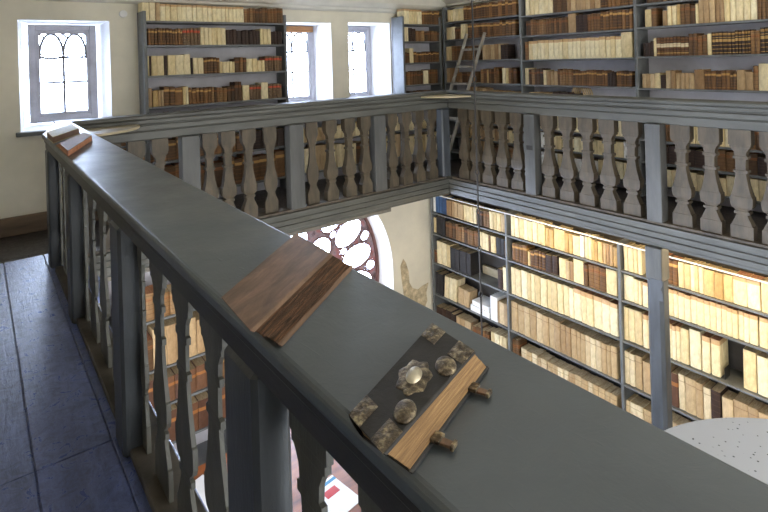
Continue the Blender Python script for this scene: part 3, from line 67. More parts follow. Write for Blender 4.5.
# ------------------------------------------------------------------ materials
def s2l(c):
    return tuple((v/12.92 if v <= .04045 else ((v+.055)/1.055)**2.4) for v in (x/255 for x in c)) + (1,)
class NT:
    def __init__(s, name):
        s.m = bpy.data.materials.new(name); s.m.use_nodes = True
        s.t = s.m.node_tree; s.b = s.t.nodes['Principled BSDF']; s.out = s.t.nodes['Material Output']
    def n(s, typ, **kw):
        o = s.t.nodes.new(typ)
        for k, v in kw.items():
            if k.startswith('i_'):
                key = k[2:]; key = int(key) if key.isdigit() else key.replace('_', ' ')
                o.inputs[key].default_value = v
            else: setattr(o, k, v)
        return o
    def l(s, a, b): s.t.links.new(a, b)
    def math(s, op, a, b=None, clamp=False):
        o = s.n('ShaderNodeMath', operation=op, use_clamp=clamp)
        for i, v in enumerate((a, b)):
            if v is None: continue
            if isinstance(v, (int, float)): o.inputs[i].default_value = v
            else: s.l(v, o.inputs[i])
        return o.outputs[0]
    def mix(s, f, a, b, mode='MIX'):
        o = s.n('ShaderNodeMix', data_type='RGBA', blend_type=mode)
        for i, v in ((0, f), (6, a), (7, b)):
            if isinstance(v, (int, float)): o.inputs[i].default_value = v
            elif isinstance(v, tuple): o.inputs[i].default_value = v
            else: s.l(v, o.inputs[i])
        return o.outputs[2]
    def noise(s, scale, detail=4, rough=.6, vec=None, stretch=None, dist=0):
        o = s.n('ShaderNodeTexNoise', i_Scale=scale, i_Detail=detail, i_Roughness=rough, i_Distortion=dist)
        if vec is None:
            vec = s.n('ShaderNodeTexCoord').outputs['Object']
        if stretch:
            mp = s.n('ShaderNodeMapping'); mp.inputs['Scale'].default_value = stretch; s.l(vec, mp.inputs[0]); vec = mp.outputs[0]
        s.l(vec, o.inputs['Vector']); return o.outputs[0]
    def ramp(s, f, stops):
        o = s.n('ShaderNodeValToRGB'); r = o.color_ramp
        while len(r.elements) < len(stops): r.elements.new(.5)
        for e, (p, c) in zip(r.elements, stops): e.position = p; e.color = c
        s.l(f, o.inputs[0]); return o.outputs[0]
    def bump(s, h, strength=.3, dist=.01):
        o = s.n('ShaderNodeBump', i_Strength=strength, i_Distance=dist); s.l(h, o.inputs['Height']); s.l(o.outputs[0], s.b.inputs['Normal'])
def painted(name, col, rough=.45, var=.12, scale=3, bump=.15, spec=.5, chips=None, grain=None):
    t = NT(name)
    f = t.noise(scale, 5, .6, stretch=grain)
    c2 = tuple(v*(1-var*2) for v in col); c3 = tuple(min(255, v*(1+var)) for v in col)
    c = t.ramp(f, [(.3, s2l(c2)), (.7, s2l(c3))])
    if chips:
        g = t.noise(22, 6, .7); m = t.ramp(g, [(.70, (0,0,0,1)), (.74, (1,1,1,1))])
        c = t.mix(m, c, s2l(chips))
    t.l(c, t.b.inputs['Base Color'])
    t.b.inputs['Roughness'].default_value = rough
    t.b.inputs['Specular IOR Level'].default_value = spec
    h = t.noise(scale*14, 4, .6, stretch=grain); t.bump(h, bump, .004)
    return t.m
M = {}
M['rail_top'] = None
def rail_top_mat():
    t = NT('grey_gloss_paint')
    f = t.noise(2.2, 5, .6)
    c = t.ramp(f, [(.3, s2l((66, 75, 81))), (.7, s2l((82, 91, 97)))])
    t.l(c, t.b.inputs['Base Color'])
    r = t.noise(5, 5, .65); rr = t.ramp(r, [(.3, (.30,)*3+(1,)), (.75, (.46,)*3+(1,))])
    t.l(rr, t.b.inputs['Roughness']); t.b.inputs['Specular IOR Level'].default_value = .9
    a = t.noise(11, 6, .72, dist=.7); b = t.noise(120, 3, .6, stretch=(1, .25, 1))
    sc = t.noise(55, 3, .7, stretch=(1, .12, 1), dist=.5); scm = t.ramp(sc, [(.66, (0,0,0,1)), (.72, (1,1,1,1))])
    h = t.math('ADD', t.math('MULTIPLY', a, 1.0), t.math('MULTIPLY', b, .18)); h = t.math('ADD', h, t.math('MULTIPLY', scm, .25))
    t.bump(h, .22, .006)
    return t.m
M['rail_top'] = rail_top_mat()
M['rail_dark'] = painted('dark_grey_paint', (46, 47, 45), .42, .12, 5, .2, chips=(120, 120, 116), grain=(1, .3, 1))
M['rail'] = painted('grey_rail_paint', (86, 87, 83), .5, .09, 4, .25, chips=None, grain=(.4, .4, 2))
M['post'] = painted('grey_post_paint', (84, 85, 84), .5, .10, 4, .25, grain=(2, 2, .4))
M['post_dark'] = painted('slate_post_paint', (68, 73, 79), .4, .10, 4, .25, grain=(2, 2, .4))
M['baluster'] = painted('grey_brown_baluster_paint', (80, 71, 57), .55, .14, 7, .3, grain=(2, 2, .6))
M['baluster_near'] = painted('slate_baluster_paint', (84, 85, 80), .45, .12, 7, .3, grain=(2, 2, .6))
M['shelf'] = painted('blue_grey_shelf_paint', (106, 109, 110), .5, .08, 5, .1)
M['ledge'] = painted('bare_brown_wood', (82, 74, 64), .6, .2, 6, .3)
M['near_ledge'] = painted('worn_dark_ledge', (70, 65, 58), .6, .2, 6, .3)
M['plaster'] = painted('cream_plaster', (228, 222, 204), .85, .035, 1.2, .12, spec=.2)
M['plaster_back'] = painted('lavender_white_distemper', (196, 196, 204), .85, .05, 2, .1, spec=.2)
M['reveal'] = painted('white_reveal_plaster', (236, 236, 236), .8, .02, 2, .1, spec=.2)
M['cornice'] = painted('white_cornice_paint', (222, 219, 208), .6, .03, 2, .1)
M['stain'] = painted('flaked_plaster', (200, 184, 152), .9, .12, 12, .5, spec=.1)
M['frame'] = painted('lilac_grey_window_paint', (172, 170, 176), .5, .05, 4, .1)
M['lead'] = painted('lead_came', (96, 92, 92), .5, .08, 8, .1)
M['redlead'] = painted('reddish_tracery_iron', (112, 78, 74), .6, .12, 8, .2)
M['shade_back'] = painted('shade_toned_case_back', (66, 63, 60), .8, .1, 4, .1)  # case back coloured darker to hold the shade under the lower shelves
M['soffit'] = painted('soffit_boards', (112, 108, 100), .6, .1, 3, .2)
M['white'] = painted('white_card', (232, 232, 230), .6, .02, 4, .05)
M['iron'] = painted('black_iron', (38, 36, 35), .5, .1, 8, .2)
M['tan_top'] = painted('worn_tan_wood', (176, 164, 136), .5, .08, 5, .15)
M['ladder'] = painted('weathered_ladder_wood', (142, 136, 124), .6, .12, 6, .3, grain=(2, 2, .5))
M['desk'] = painted('orange_brown_desk_wood', (142, 84, 46), .4, .2, 3, .2, grain=(.3, 2, 2))
M['red'] = painted('red_print', (190, 40, 38), .6, .05, 4, 0)
M['blueprint'] = painted('blue_print', (70, 140, 180), .6, .05, 4, 0)
M['bamboo'] = painted('bamboo_blind', (170, 122, 78), .6, .15, 9, .3, grain=(.3, 1, 6))
M['skirting'] = painted('brown_skirting', (112, 92, 70), .5, .15, 3, .2, grain=(.3, 1, 2))
def floor_mat(name, dark, light, rough):
    t = NT(name)
    f = t.noise(3, 6, .7, stretch=(3, .5, 1)); g = t.noise(14, 5, .75, dist=1)
    c = t.ramp(f, [(.25, s2l(dark)), (.75, s2l(light))])
    k = t.ramp(g, [(.35, (.55, .55, .55, 1)), (.65, (1.25, 1.25, 1.25, 1))])
    c = t.mix(1.0, c, k, 'MULTIPLY'); t.l(c, t.b.inputs['Base Color'])
    r = t.ramp(g, [(.3, (rough+.14,)*3+(1,)), (.7, (rough-.04,)*3+(1,))]); t.l(r, t.b.inputs['Roughness'])
    h = t.noise(26, 6, .7, stretch=(2, .35, 1), dist=.6); t.bump(h, .55, .006)
    t.b.inputs['Specular IOR Level'].default_value = .9
    return t.m
M['floor'] = floor_mat('worn_floorboards_sky_tint', (54, 66, 110), (108, 124, 182), .27)  # blue of the sky reflected from the window is put into the board colour
M['floor_dark'] = floor_mat('dark_gallery_boards', (34, 31, 32), (66, 60, 58), .42)
M['floor_low'] = floor_mat('hall_floorboards', (64, 48, 36), (104, 80, 60), .4)
def glass_mat():
    t = NT('window_glass'); t.t.nodes.remove(t.b)
    tr = t.n('ShaderNodeBsdfTransparent'); gl = t.n('ShaderNodeBsdfGlossy', i_Roughness=.05)
    mx = t.n('ShaderNodeMixShader'); mx.inputs[0].default_value = .06
    t.l(tr.outputs[0], mx.inputs[1]); t.l(gl.outputs[0], mx.inputs[2]); t.l(mx.outputs[0], t.out.inputs[0])
    return t.m
M['glass'] = glass_mat()
def redglass():
    t = NT('dark_rose_glass'); t.t.nodes.remove(t.b)
    f = t.noise(9, 3, .6); c = t.ramp(f, [(.35, s2l((84, 66, 64))), (.5, s2l((130, 112, 110))), (.62, s2l((140, 90, 86)))])
    tr = t.n('ShaderNodeBsdfTransparent'); t.l(c, tr.inputs[0]); gl = t.n('ShaderNodeBsdfDiffuse'); t.l(c, gl.inputs[0])
    mx = t.n('ShaderNodeMixShader'); mx.inputs[0].default_value = .965
    t.l(tr.outputs[0], mx.inputs[1]); t.l(gl.outputs[0], mx.inputs[2]); t.l(mx.outputs[0], t.out.inputs[0])
    return t.m
M['redglass'] = redglass()
def emit(name, col, st):
    t = NT(name); t.b.inputs['Base Color'].default_value = col
    t.b.inputs['Emission Color'].default_value = col; t.b.inputs['Emission Strength'].default_value = st; return t.m
M['lamp'] = emit('warm_lamp_diffuser', (1, .76, .42, 1), 62)
M['lamp2'] = emit('hall_lamp_diffuser', (1, .86, .66, 1), 3)
M['lamp3'] = emit('ceiling_lamp_diffuser', (1, .97, .92, 1), 10.5)
def speck_mat():
    t = NT('white_enamel_with_specks')
    v = t.n('ShaderNodeTexVoronoi', feature='F1', i_Scale=26.0); t.l(t.n('ShaderNodeTexCoord').outputs['Object'], v.inputs['Vector'])
    g = t.noise(3.0, 3, .6); gm = t.ramp(g, [(.48, (0,0,0,1)), (.56, (1,1,1,1))])
    d = t.math('LESS_THAN', v.outputs['Distance'], .16); d = t.math('MULTIPLY', d, gm)
    c = t.mix(d, s2l((176, 180, 188)), s2l((60, 62, 66))); t.l(c, t.b.inputs['Base Color']); t.b.inputs['Roughness'].default_value = .6
    return t.m
M['speck'] = speck_mat()

# book binding materials: colour varies from book to book, bands run across the spine (UV v = height)
def book_mat(kind, cols, bands=(), lab=None, rough=.6, mott=None, topcol=None):
    t = NT('binding_' + kind)
    oi = t.n('ShaderNodeObjectInfo'); ge = t.n('ShaderNodeNewGeometry')
    r = t.math('FRACT', t.math('ADD', oi.outputs['Random'], ge.outputs['Random Per Island']))
    n = len(cols); c = t.ramp(r, [(i/max(n-1, 1), s2l(k)) for i, k in enumerate(cols)])
    f = t.noise(9, 5, .7, stretch=(3, 3, 1)); k = t.ramp(f, [(.3, (.72, .70, .66, 1)), (.6, (1.06, 1.06, 1.06, 1))])
    c = t.mix(1.0, c, k, 'MULTIPLY')
    uv = t.n('ShaderNodeUVMap'); sp = t.n('ShaderNodeSeparateXYZ'); t.l(uv.outputs[0], sp.inputs[0]); v = sp.outputs[1]
    if mott:
        g = t.noise(90, 3, .7); m = t.ramp(g, [(.50, (0,0,0,1)), (.54, (1,1,1,1))]); c = t.mix(m, c, s2l(mott))
    # raised bands
    w = t.math('PINGPONG', t.math('MULTIPLY', v, 6.0), .5); ridge = t.math('GREATER_THAN', w, .43)
    for (lo, hi, col, al) in bands:
        a = t.math('MULTIPLY', t.math('GREATER_THAN', v, lo), t.math('LESS_THAN', v, hi))
        c = t.mix(t.math('MULTIPLY', a, al), c, s2l(col))
    if lab:
        col, al = lab; c = t.mix(t.math('MULTIPLY', ridge, al), c, s2l(col))
    t.l(c, t.b.inputs['Base Color']); t.b.inputs['Roughness'].default_value = rough
    t.b.inputs['Specular IOR Level'].default_value = .35
    t.bump(t.math('ADD', t.math('MULTIPLY', ridge, 1.0 if kind not in ('cream', 'white', 'creamtop', 'tanpale') else .25), t.math('MULTIPLY', t.noise(60, 3, .6), .4)), .5, .003)
    return t.m
GOLD = (206, 158, 84)
BK = {
 'cream': book_mat('cream', [(230, 214, 170), (218, 196, 146), (238, 226, 190), (206, 184, 136), (232, 216, 176)]),
 'creamtop': book_mat('creamtop', [(232, 216, 172), (238, 226, 190), (224, 204, 156)], bands=((.86, 1.01, (186, 136, 84), .7),)),
 'tanpale': book_mat('tanpale', [(206, 184, 146), (176, 150, 110), (222, 206, 170), (160, 132, 96), (196, 170, 128)], bands=((.80, .83, (120, 92, 66), .5),)),
 'white': book_mat('white', [(232, 230, 224), (240, 238, 234)]),
 'tan': book_mat('tan', [(172, 142, 104), (196, 170, 130), (150, 118, 82), (206, 184, 148)]),
 'ochre': book_mat('ochre', [(204, 176, 120), (184, 152, 100), (216, 190, 138)]),
 'leather': book_mat('leather', [(112, 82, 52), (82, 60, 40), (142, 106, 66), (64, 48, 34), (124, 88, 54), (156, 124, 86)], bands=((.70, .82, (150, 92, 48), .5),), lab=((62, 38, 24), .5)),
 'redbrown': book_mat('redbrown', [(104, 70, 50), (84, 56, 42), (122, 86, 60)], bands=((.62, .74, (182, 120, 60), .6),)),
 'gilt': book_mat('gilt', [(104, 76, 48), (76, 55, 38), (130, 94, 58), (88, 64, 42)], bands=((.74, .86, (200, 156, 92), .8), (.1, .14, (150, 104, 56), .6)), lab=((134, 92, 50), .5)),
 'goldblack': book_mat('goldblack', [(58, 44, 36), (66, 48, 34)], bands=((.56, .68, (196, 160, 96), .7), (.84, .93, (176, 136, 76), .6)), lab=((190, 152, 88), .85)),
 'whitelabel': book_mat('whitelabel', [(98, 66, 40), (84, 56, 36)], bands=((.46, .66, (218, 202, 166), .9), (.12, .18, (196, 160, 96), .7)), lab=((160, 120, 70), .5)),
 'redlabel': book_mat('redlabel', [(92, 72, 52), (70, 52, 40), (110, 88, 64)], bands=((.72, .86, (196, 76, 50), .9),), mott=(130, 108, 82), lab=((130, 96, 58), .5)),
 'dark': book_mat('dark', [(58, 42, 34), (48, 36, 31), (66, 46, 36)], lab=((84, 62, 44), .4)),
 'black': book_mat('black', [(44, 42, 44), (52, 50, 52), (38, 38, 42)]),
 'blue': book_mat('blue', [(56, 84, 128), (66, 96, 138), (48, 72, 112)]),
}
def page_mat(name, a, b):
    t = NT(name); f = t.noise(140, 3, .6, stretch=(1, .1, .1)); c = t.ramp(f, [(.35, s2l(a)), (.65, s2l(b))]); t.l(c, t.b.inputs['Base Color'])
    t.b.inputs['Roughness'].default_value = .8; t.bump(f, .4, .002); return t.m
M['pages'] = page_mat('page_edges', (176, 150, 112), (214, 194, 156))
M['pages_red'] = page_mat('red_sprinkled_page_edges', (172, 108, 78), (206, 152, 112))

# ------------------------------------------------------------------ mesh helpers
def box(bm, x0, x1, y0, y1, z0, z1, mi=0, mat=None):
    vs = [Vector((x, y, z)) for z in (z0, z1) for x, y in ((x0, y0), (x1, y0), (x1, y1), (x0, y1))]
    if mat: vs = [mat @ v for v in vs]
    v = [bm.verts.new(p) for p in vs]
    fs = []
    for f in ((3, 2, 1, 0), (4, 5, 6, 7), (0, 1, 5, 4), (1, 2, 6, 5), (2, 3, 7, 6), (3, 0, 4, 7)):
        q = bm.faces.new([v[i] for i in f]); q.material_index = mi; fs.append(q)
    return v
def obj(name, bm, mats, parent=None, bevel=0, seg=1, smooth=False, recalc=True):
    if recalc: bmesh.ops.recalc_face_normals(bm, faces=bm.faces)
    me = bpy.data.meshes.new(name); bm.to_mesh(me); bm.free()
    for m in (mats if isinstance(mats, (list, tuple)) else [mats]): me.materials.append(m)
    if smooth:
        for p in me.polygons: p.use_smooth = True
    o = bpy.data.objects.new(name, me); C.objects.link(o)
    if parent: o.parent = parent
    if bevel:
        b = o.modifiers.new('bevel', 'BEVEL'); b.width = bevel; b.segments = seg; b.limit_method = 'ANGLE'; b.angle_limit = math.radians(40)
    return o
def bx(name, dims, m, parent=None, bevel=.003):
    bm = bmesh.new(); box(bm, *dims); return obj(name, bm, m, parent, bevel)
def thing(name, label, cat, loc=(0, 0, 0), group=None):
    o = bpy.data.objects.new(name, None); C.objects.link(o); o.location = loc; o.empty_display_size = .1
    o['label'] = label; o['category'] = cat
    if group: o['group'] = group
    return o
def tag(o, label, cat, group=None):
    o['label'] = label; o['category'] = cat
    if group: o['group'] = group
    return o
def struct(o): o['kind'] = 'structure'; return o
def prism(bm, pts, axis, a, b, mi=0):
    """extrude a closed 2D polygon along an axis ('x': pts=(y,z); 'y': pts=(x,z); 'z': pts=(x,y))"""
    def P(p, t): return (t, p[0], p[1]) if axis == 'x' else ((p[0], t, p[1]) if axis == 'y' else (p[0], p[1], t))
    A = [bm.verts.new(P(p, a)) for p in pts]; B = [bm.verts.new(P(p, b)) for p in pts]; n = len(pts)
    fs = [bm.faces.new(A), bm.faces.new(B)] + [bm.faces.new((A[i], A[(i+1) % n], B[(i+1) % n], B[i])) for i in range(n)]
    for f in fs: f.material_index = mi
def tube(bm, pts, r, n=6, closed=False):
    rings = []
    N = len(pts); pts = [Vector(p) for p in pts]
    for i, p in enumerate(pts):
        a = pts[(i-1) % N] if (closed or i) else p; b = pts[(i+1) % N] if (closed or i < N-1) else p
        d = (b-a).normalized(); u = d.orthogonal().normalized() if i == 0 else (u - d*u.dot(d)).normalized(); w = d.cross(u)
        rings.append([bm.verts.new(p + (u*math.cos(2*math.pi*k/n) + w*math.sin(2*math.pi*k/n))*r) for k in range(n)])
    for i in range(N if closed else N-1):
        A, B = rings[i], rings[(i+1) % N]
        for k in range(n): bm.faces.new((A[k], A[(k+1) % n], B[(k+1) % n], B[k]))
    if not closed: bm.faces.new(rings[0]); bm.faces.new(rings[-1])

# ------------------------------------------------------------------ the camera (level horizon direction, lens shifted downwards)
EYE = 1.571; YAW = .65193; ROLL = -.03; FPX = 536.36; HOR = 59.78
F = Vector((math.sin(YAW), math.cos(YAW), 0)); rr = Vector((math.cos(YAW), -math.sin(YAW), 0)); uu = Vector((0, 0, 1))
Rv = rr*math.cos(ROLL) + uu*math.sin(ROLL); Uv = -rr*math.sin(ROLL) + uu*math.cos(ROLL)
cam = bpy.data.cameras.new('camera'); co = bpy.data.objects.new('camera', cam); C.objects.link(co)
co.matrix_world = Matrix(((Rv.x, Uv.x, -F.x, 0), (Rv.y, Uv.y, -F.y, 0), (Rv.z, Uv.z, -F.z, EYE), (0, 0, 0, 1)))
cam.sensor_width = 36; cam.lens = 36*FPX/768; cam.shift_y = -(256-HOR)/768; cam.clip_start = .02; cam.clip_end = 100
bpy.context.scene.camera = co

# ------------------------------------------------------------------ setting
def plank_floor(name, x0, x1, y0, y1, ztop, th, lines, m, along='y', cuts=()):
    bm = bmesh.new(); box(bm, x0, x1, y0, y1, ztop-th, ztop-.012)
    e = sorted(lines)
    for a, b in zip(e[:-1], e[1:]):
        cs = [y0 if along == 'y' else x0] + sorted(rnd.uniform((y0 if along == 'y' else x0)+.4, (y1 if along == 'y' else x1)-.4) for _ in range(1)) + [y1 if along == 'y' else x1]
        if cuts: cs = [cs[0]] + list(cuts) + [cs[-1]]
        for c, d in zip(cs[:-1], cs[1:]):
            if along == 'y': box(bm, a+.003, b-.003, c+.002, d-.002, ztop-.0119, ztop+rnd.uniform(-.0015, .0015))
            else: box(bm, c+.002, d-.002, a+.003, b-.003, ztop-.0119, ztop+rnd.uniform(-.0015, .0015))
    return struct(obj(name, bm, m, None, .0025))
# near gallery (left walkway): wide boards running along the rail, one step above the rest
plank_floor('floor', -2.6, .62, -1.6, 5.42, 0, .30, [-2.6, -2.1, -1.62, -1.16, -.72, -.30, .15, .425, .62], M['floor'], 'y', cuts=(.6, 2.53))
fl = plank_floor('floor', -2.6, 7.58, 6.2, 7.95, -.42, .12, [6.2, 6.55, 6.95, 7.4, 7.95], M['floor_dark'], 'x')
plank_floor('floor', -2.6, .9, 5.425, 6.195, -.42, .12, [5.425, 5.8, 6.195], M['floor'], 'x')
plank_floor('floor', 5.96, 7.58, -1.6, 6.195, -.42, .12, [5.96, 6.4, 6.9, 7.58], M['floor_dark'], 'y')
plank_floor('floor', .2, 7.2, -2.2, 7.55, -3.95, .12, [.2, .7, 1.2, 1.75, 2.2, 2.7, 3.2, 3.7, 4.2, 4.8, 5.3, 5.8, 6.3, 6.8, 7.2], M['floor_low'], 'y')
s = bx('trim_1', (5.96, 7.2, -1.6, 7.5, -.575, -.545), M['soffit']); struct(s)
s = bx('trim_2', (-2.6, 5.96, 6.2, 7.5, -.575, -.545), M['soffit']); struct(s)

def wall_openings(name, xs0, xs1, z0, z1, y0, y1, ops, m, mrev):
    """wall in the XZ plane from y0 (room face) to y1; ops = (outer rect, inner rect) with splayed reveals"""
    bm = bmesh.new()
    def sheet(y, rects):
        gx = sorted({xs0, xs1, *[v for r in rects for v in r[:2]]}); gz = sorted({z0, z1, *[v for r in rects for v in r[2:]]})
        for a, b in zip(gx[:-1], gx[1:]):
            for c, d in zip(gz[:-1], gz[1:]):
                mx, mz = (a+b)/2, (c+d)/2
                if any(r[0] < mx < r[1] and r[2] < mz < r[3] for r in rects): continue
                bm.faces.new([bm.verts.new(p) for p in ((a, y, c), (b, y, c), (b, y, d), (a, y, d))])
    sheet(y0, [o[0] for o in ops]); sheet(y1, [o[1] for o in ops])
    for o, i in ops:
        P = [(o[0], y0, o[2]), (o[1], y0, o[2]), (o[1], y0, o[3]), (o[0], y0, o[3])]; Q = [(i[0], y1, i[2]), (i[1], y1, i[2]), (i[1], y1, i[3]), (i[0], y1, i[3])]
        for k in range(4):
            f = bm.faces.new([bm.verts.new(p) for p in (P[k], P[(k+1) % 4], Q[(k+1) % 4], Q[k])]); f.material_index = 1
    for a, b in (((xs0, z0), (xs1, z0)), ((xs1, z0), (xs1, z1)), ((xs1, z1), (xs0, z1)), ((xs0, z1), (xs0, z0))):
        bm.faces.new([bm.verts.new(p) for p in ((a[0], y0, a[1]), (b[0], y0, b[1]), (b[0], y1, b[1]), (a[0], y1, a[1]))])
    bmesh.ops.remove_doubles(bm, verts=bm.verts, dist=1e-4)
    return struct(obj(name, bm, [m, mrev]))
W1o, W1i = (.43, 1.45, .82, 2.20), (.555, 1.345, .88, 2.17)
W2o, W2i = (3.96, 4.93, .80, 2.235), (4.03, 4.90, .84, 2.225)
W3o, W3i = (5.29, 6.22, .80, 2.255), (5.36, 6.17, .84, 2.235)
wall_openings('wall_back', -2.6, 7.9, -.545, 3.1, 7.95, 8.62, [(W1o, W1i), (W2o, W2i), (W3o, W3i)], M['plaster'], M['reveal'])
def gothic_window(name, x0, x1, z0, z1, y, kind):
    """painted frame, sash, pane and leaded tracery with two pointed lights above a lozenge"""
    fr = bmesh.new(); w = .085
    for d in ((x0, x0+w, z0, z1), (x1-w, x1, z0, z1), (x0+w, x1-w, z0, z0+w), (x0+w, x1-w, z1-w, z1)):
        box(fr, d[0], d[1], y, y+.09, d[2], d[3])
    win = obj(name, fr, M['frame'], None, .006); struct(win)
    a0, a1, b0, b1 = x0+w-.002, x1-w+.002, z0+w-.002, z1-w+.002; sf = bmesh.new(); v = .042
    for d in ((a0, a0+v, b0, b1), (a1-v, a1, b0, b1), (a0+v, a1-v, b0, b0+v), (a0+v, a1-v, b1-v, b1)):
        box(sf, d[0], d[1], y+.015, y+.055, d[2], d[3])
    obj('window_sash', sf, M['frame'], win, .004)
    gx0, gx1, gz0, gz1 = a0+v, a1-v, b0+v, b1-v
    g = bmesh.new(); box(g, gx0-.005, gx1+.005, y+.034, y+.038, gz0-.005, gz1+.005); obj('pane', g, M['glass'], win)
    t = bmesh.new(); yy = y+.03; mx = (gx0+gx1)/2; H = gz1-gz0; za = gz0 + H*.72; r = .016
    tube(t, [(mx, yy, gz0), (mx, yy, za-.02)], r); tube(t, [(gx0, yy, gz0+H*.38), (gx1, yy, gz0+H*.38)], r*.9)
    for c0, c1 in ((gx0, mx), (mx, gx1)):
        cm = (c0+c1)/2; hw = (c1-c0)/2
        for s in (-1, 1):      # pointed arch halves springing from the lozenge row
            pts = [(cm + s*hw*math.cos(q)*1.0, yy, za + (gz1-za)*math.sin(q)) for q in [k*math.pi/20 for k in range(0, 10)]] + [(cm, yy, gz1)]
            tube(t, pts, r)
            pts = [(cm + s*hw*math.cos(q), yy, za - .035*math.sin(q)*1.0) for q in [k*math.pi/16 for k in range(0, 9)]]
            tube(t, pts, r*.9)
        for s in (-1, 1):
            tube(t, [(cm + s*hw*.55, yy, za+(gz1-za)*.80), (cm + s*hw*1.0, yy, gz1)], r*.8)
    for lx in (mx, gx0, gx1):
        q = .06; pts = [(max(gx0, min(gx1, lx + q*math.cos(k*math.pi/2))), yy, za + q*.62*math.sin(k*math.pi/2)) for k in range(4)]
        tube(t, pts, r*.9, closed=True)
    obj('leading', t, M['lead'], win)
    return win
gothic_window('window_1', W1i[0], W1i[1], W1i[2], W1i[3], 8.30, 0)
gothic_window('window_2', W2i[0]-.01, W2i[1]+.005, W2i[2], W2i[3], 8.50, 0)
gothic_window('window_3', W3i[0]-.01, W3i[1]+.01, W3i[2], W3i[3], 8.50, 0)
struct(bx('trim_3', (.38, 1.50, 7.86, 8.0, .765, .815), M['rail']))            # grey sill of the left window
bl = bmesh.new()
for k in range(6): tube(bl, [(4.08, 8.46, 2.20-.017*k), (4.86, 8.46, 2.20-.017*k)], .011, 8)
tag(obj('rolled_blind', bl, M['bamboo'], None, 0, smooth=True), 'rolled brown slatted blind at the head of the middle window', 'blind')
bm = bmesh.new()
prism(bm, [(7.95, 2.44), (7.86, 2.47), (7.86, 2.51), (7.80, 2.53), (7.74, 2.60), (7.74, 2.72), (7.95, 2.72)], 'x', -2.6, 7.55)
struct(obj('trim_4', bm, M['cornice'], None, .004))
bm = bmesh.new()
prism(bm, [(7.58, 2.58), (7.50, 2.60), (7.50, 2.64), (7.40, 2.70), (7.40, 2.80), (7.58, 2.80)], 'y', -1.6, 7.74)
struct(obj('trim_5', bm, M['cornice'], None, .004))
struct(bx('wall_left', (-1.7, -1.4, -1.9, 7.95, -.545, 3.1), M['plaster']))
struct(bx('wall_front', (-1.4, .62, -1.9, -1.62, -3.95, 3.1), M['plaster']))
struct(bx('ceiling', (-1.7, 7.9, -1.9, 8.62, 3.1, 3.3), M['plaster']))
struct(bx('wall_right', (7.58, 7.9, -1.6, 7.95, -.545, 3.1), M['plaster']))
struct(bx('baseboard_back', (-2.6, 1.25, 7.90, 7.95, -.42, -.20), M['skirting'], None, .006))
# lower hall walls
struct(bx('wall_lower_front', (.62, 7.5, -2.4, -2.2, -3.95, -.2), M['plaster']))
struct(bx('wall_lower_right', (7.2, 7.5, -2.2, 7.56, -3.95, -.575), M['plaster']))
def arch_wall():
    bm = bmesh.new(); cx, cz, R = 3.98, -2.15, 1.85; n = 40; Y0, Y1 = 7.56, 7.98
    x0, x1, zb, zt = -.5, 7.5, -3.95, -.575
    arc = [(cx + R*math.cos(math.pi*k/n), cz + R*math.sin(math.pi*k/n)) for k in range(n+1)]   # right -> left
    arc = [(x, min(z, zt-.02)) for x, z in arc]
    arc2 = [(cx + (R-.07)*math.cos(math.pi*k/n), min(cz + (R-.07)*math.sin(math.pi*k/n), zt-.05)) for k in range(n+1)]
    def face(ps, mi=0): f = bm.faces.new([bm.verts.new(p) for p in ps]); f.material_index = mi
    for Y, A in ((Y0, arc), (Y1, arc2)):
        for (a, b) in zip(A[:-1], A[1:]):
            face([(a[0], Y, a[1]), (a[0], Y, zt), (b[0], Y, zt), (b[0], Y, b[1])])
        face([(A[0][0], Y, cz), (x1, Y, cz), (x1, Y, zt), (A[0][0], Y, zt)]); face([(x0, Y, cz), (A[-1][0], Y, cz), (A[-1][0], Y, zt), (x0, Y, zt)])
        face([(x0, Y, zb), (A[-1][0], Y, zb), (A[-1][0], Y, cz), (x0, Y, cz)]); face([(A[0][0], Y, zb), (x1, Y, zb), (x1, Y, cz), (A[0][0], Y, cz)])
        face([(A[-1][0], Y, zb), (A[0][0], Y, zb), (A[0][0], Y, -3.0), (A[-1][0], Y, -3.0)])
        
    L1 = [(arc[0][0], -3.0)] + arc + [(arc[-1][0], -3.0)]; L2 = [(arc2[0][0], -3.0)] + arc2 + [(arc2[-1][0], -3.0)]
    for i in range(len(L1)):
        j = (i+1) % len(L1)
        face([(L1[i][0], Y0, L1[i][1]), (L1[j][0], Y0, L1[j][1]), (L2[j][0], Y1, L2[j][1]), (L2[i][0], Y1, L2[i][1])], 1)
    return struct(obj('wall_lower_back', bm, [M['plaster'], M['reveal']]))
arch_wall()
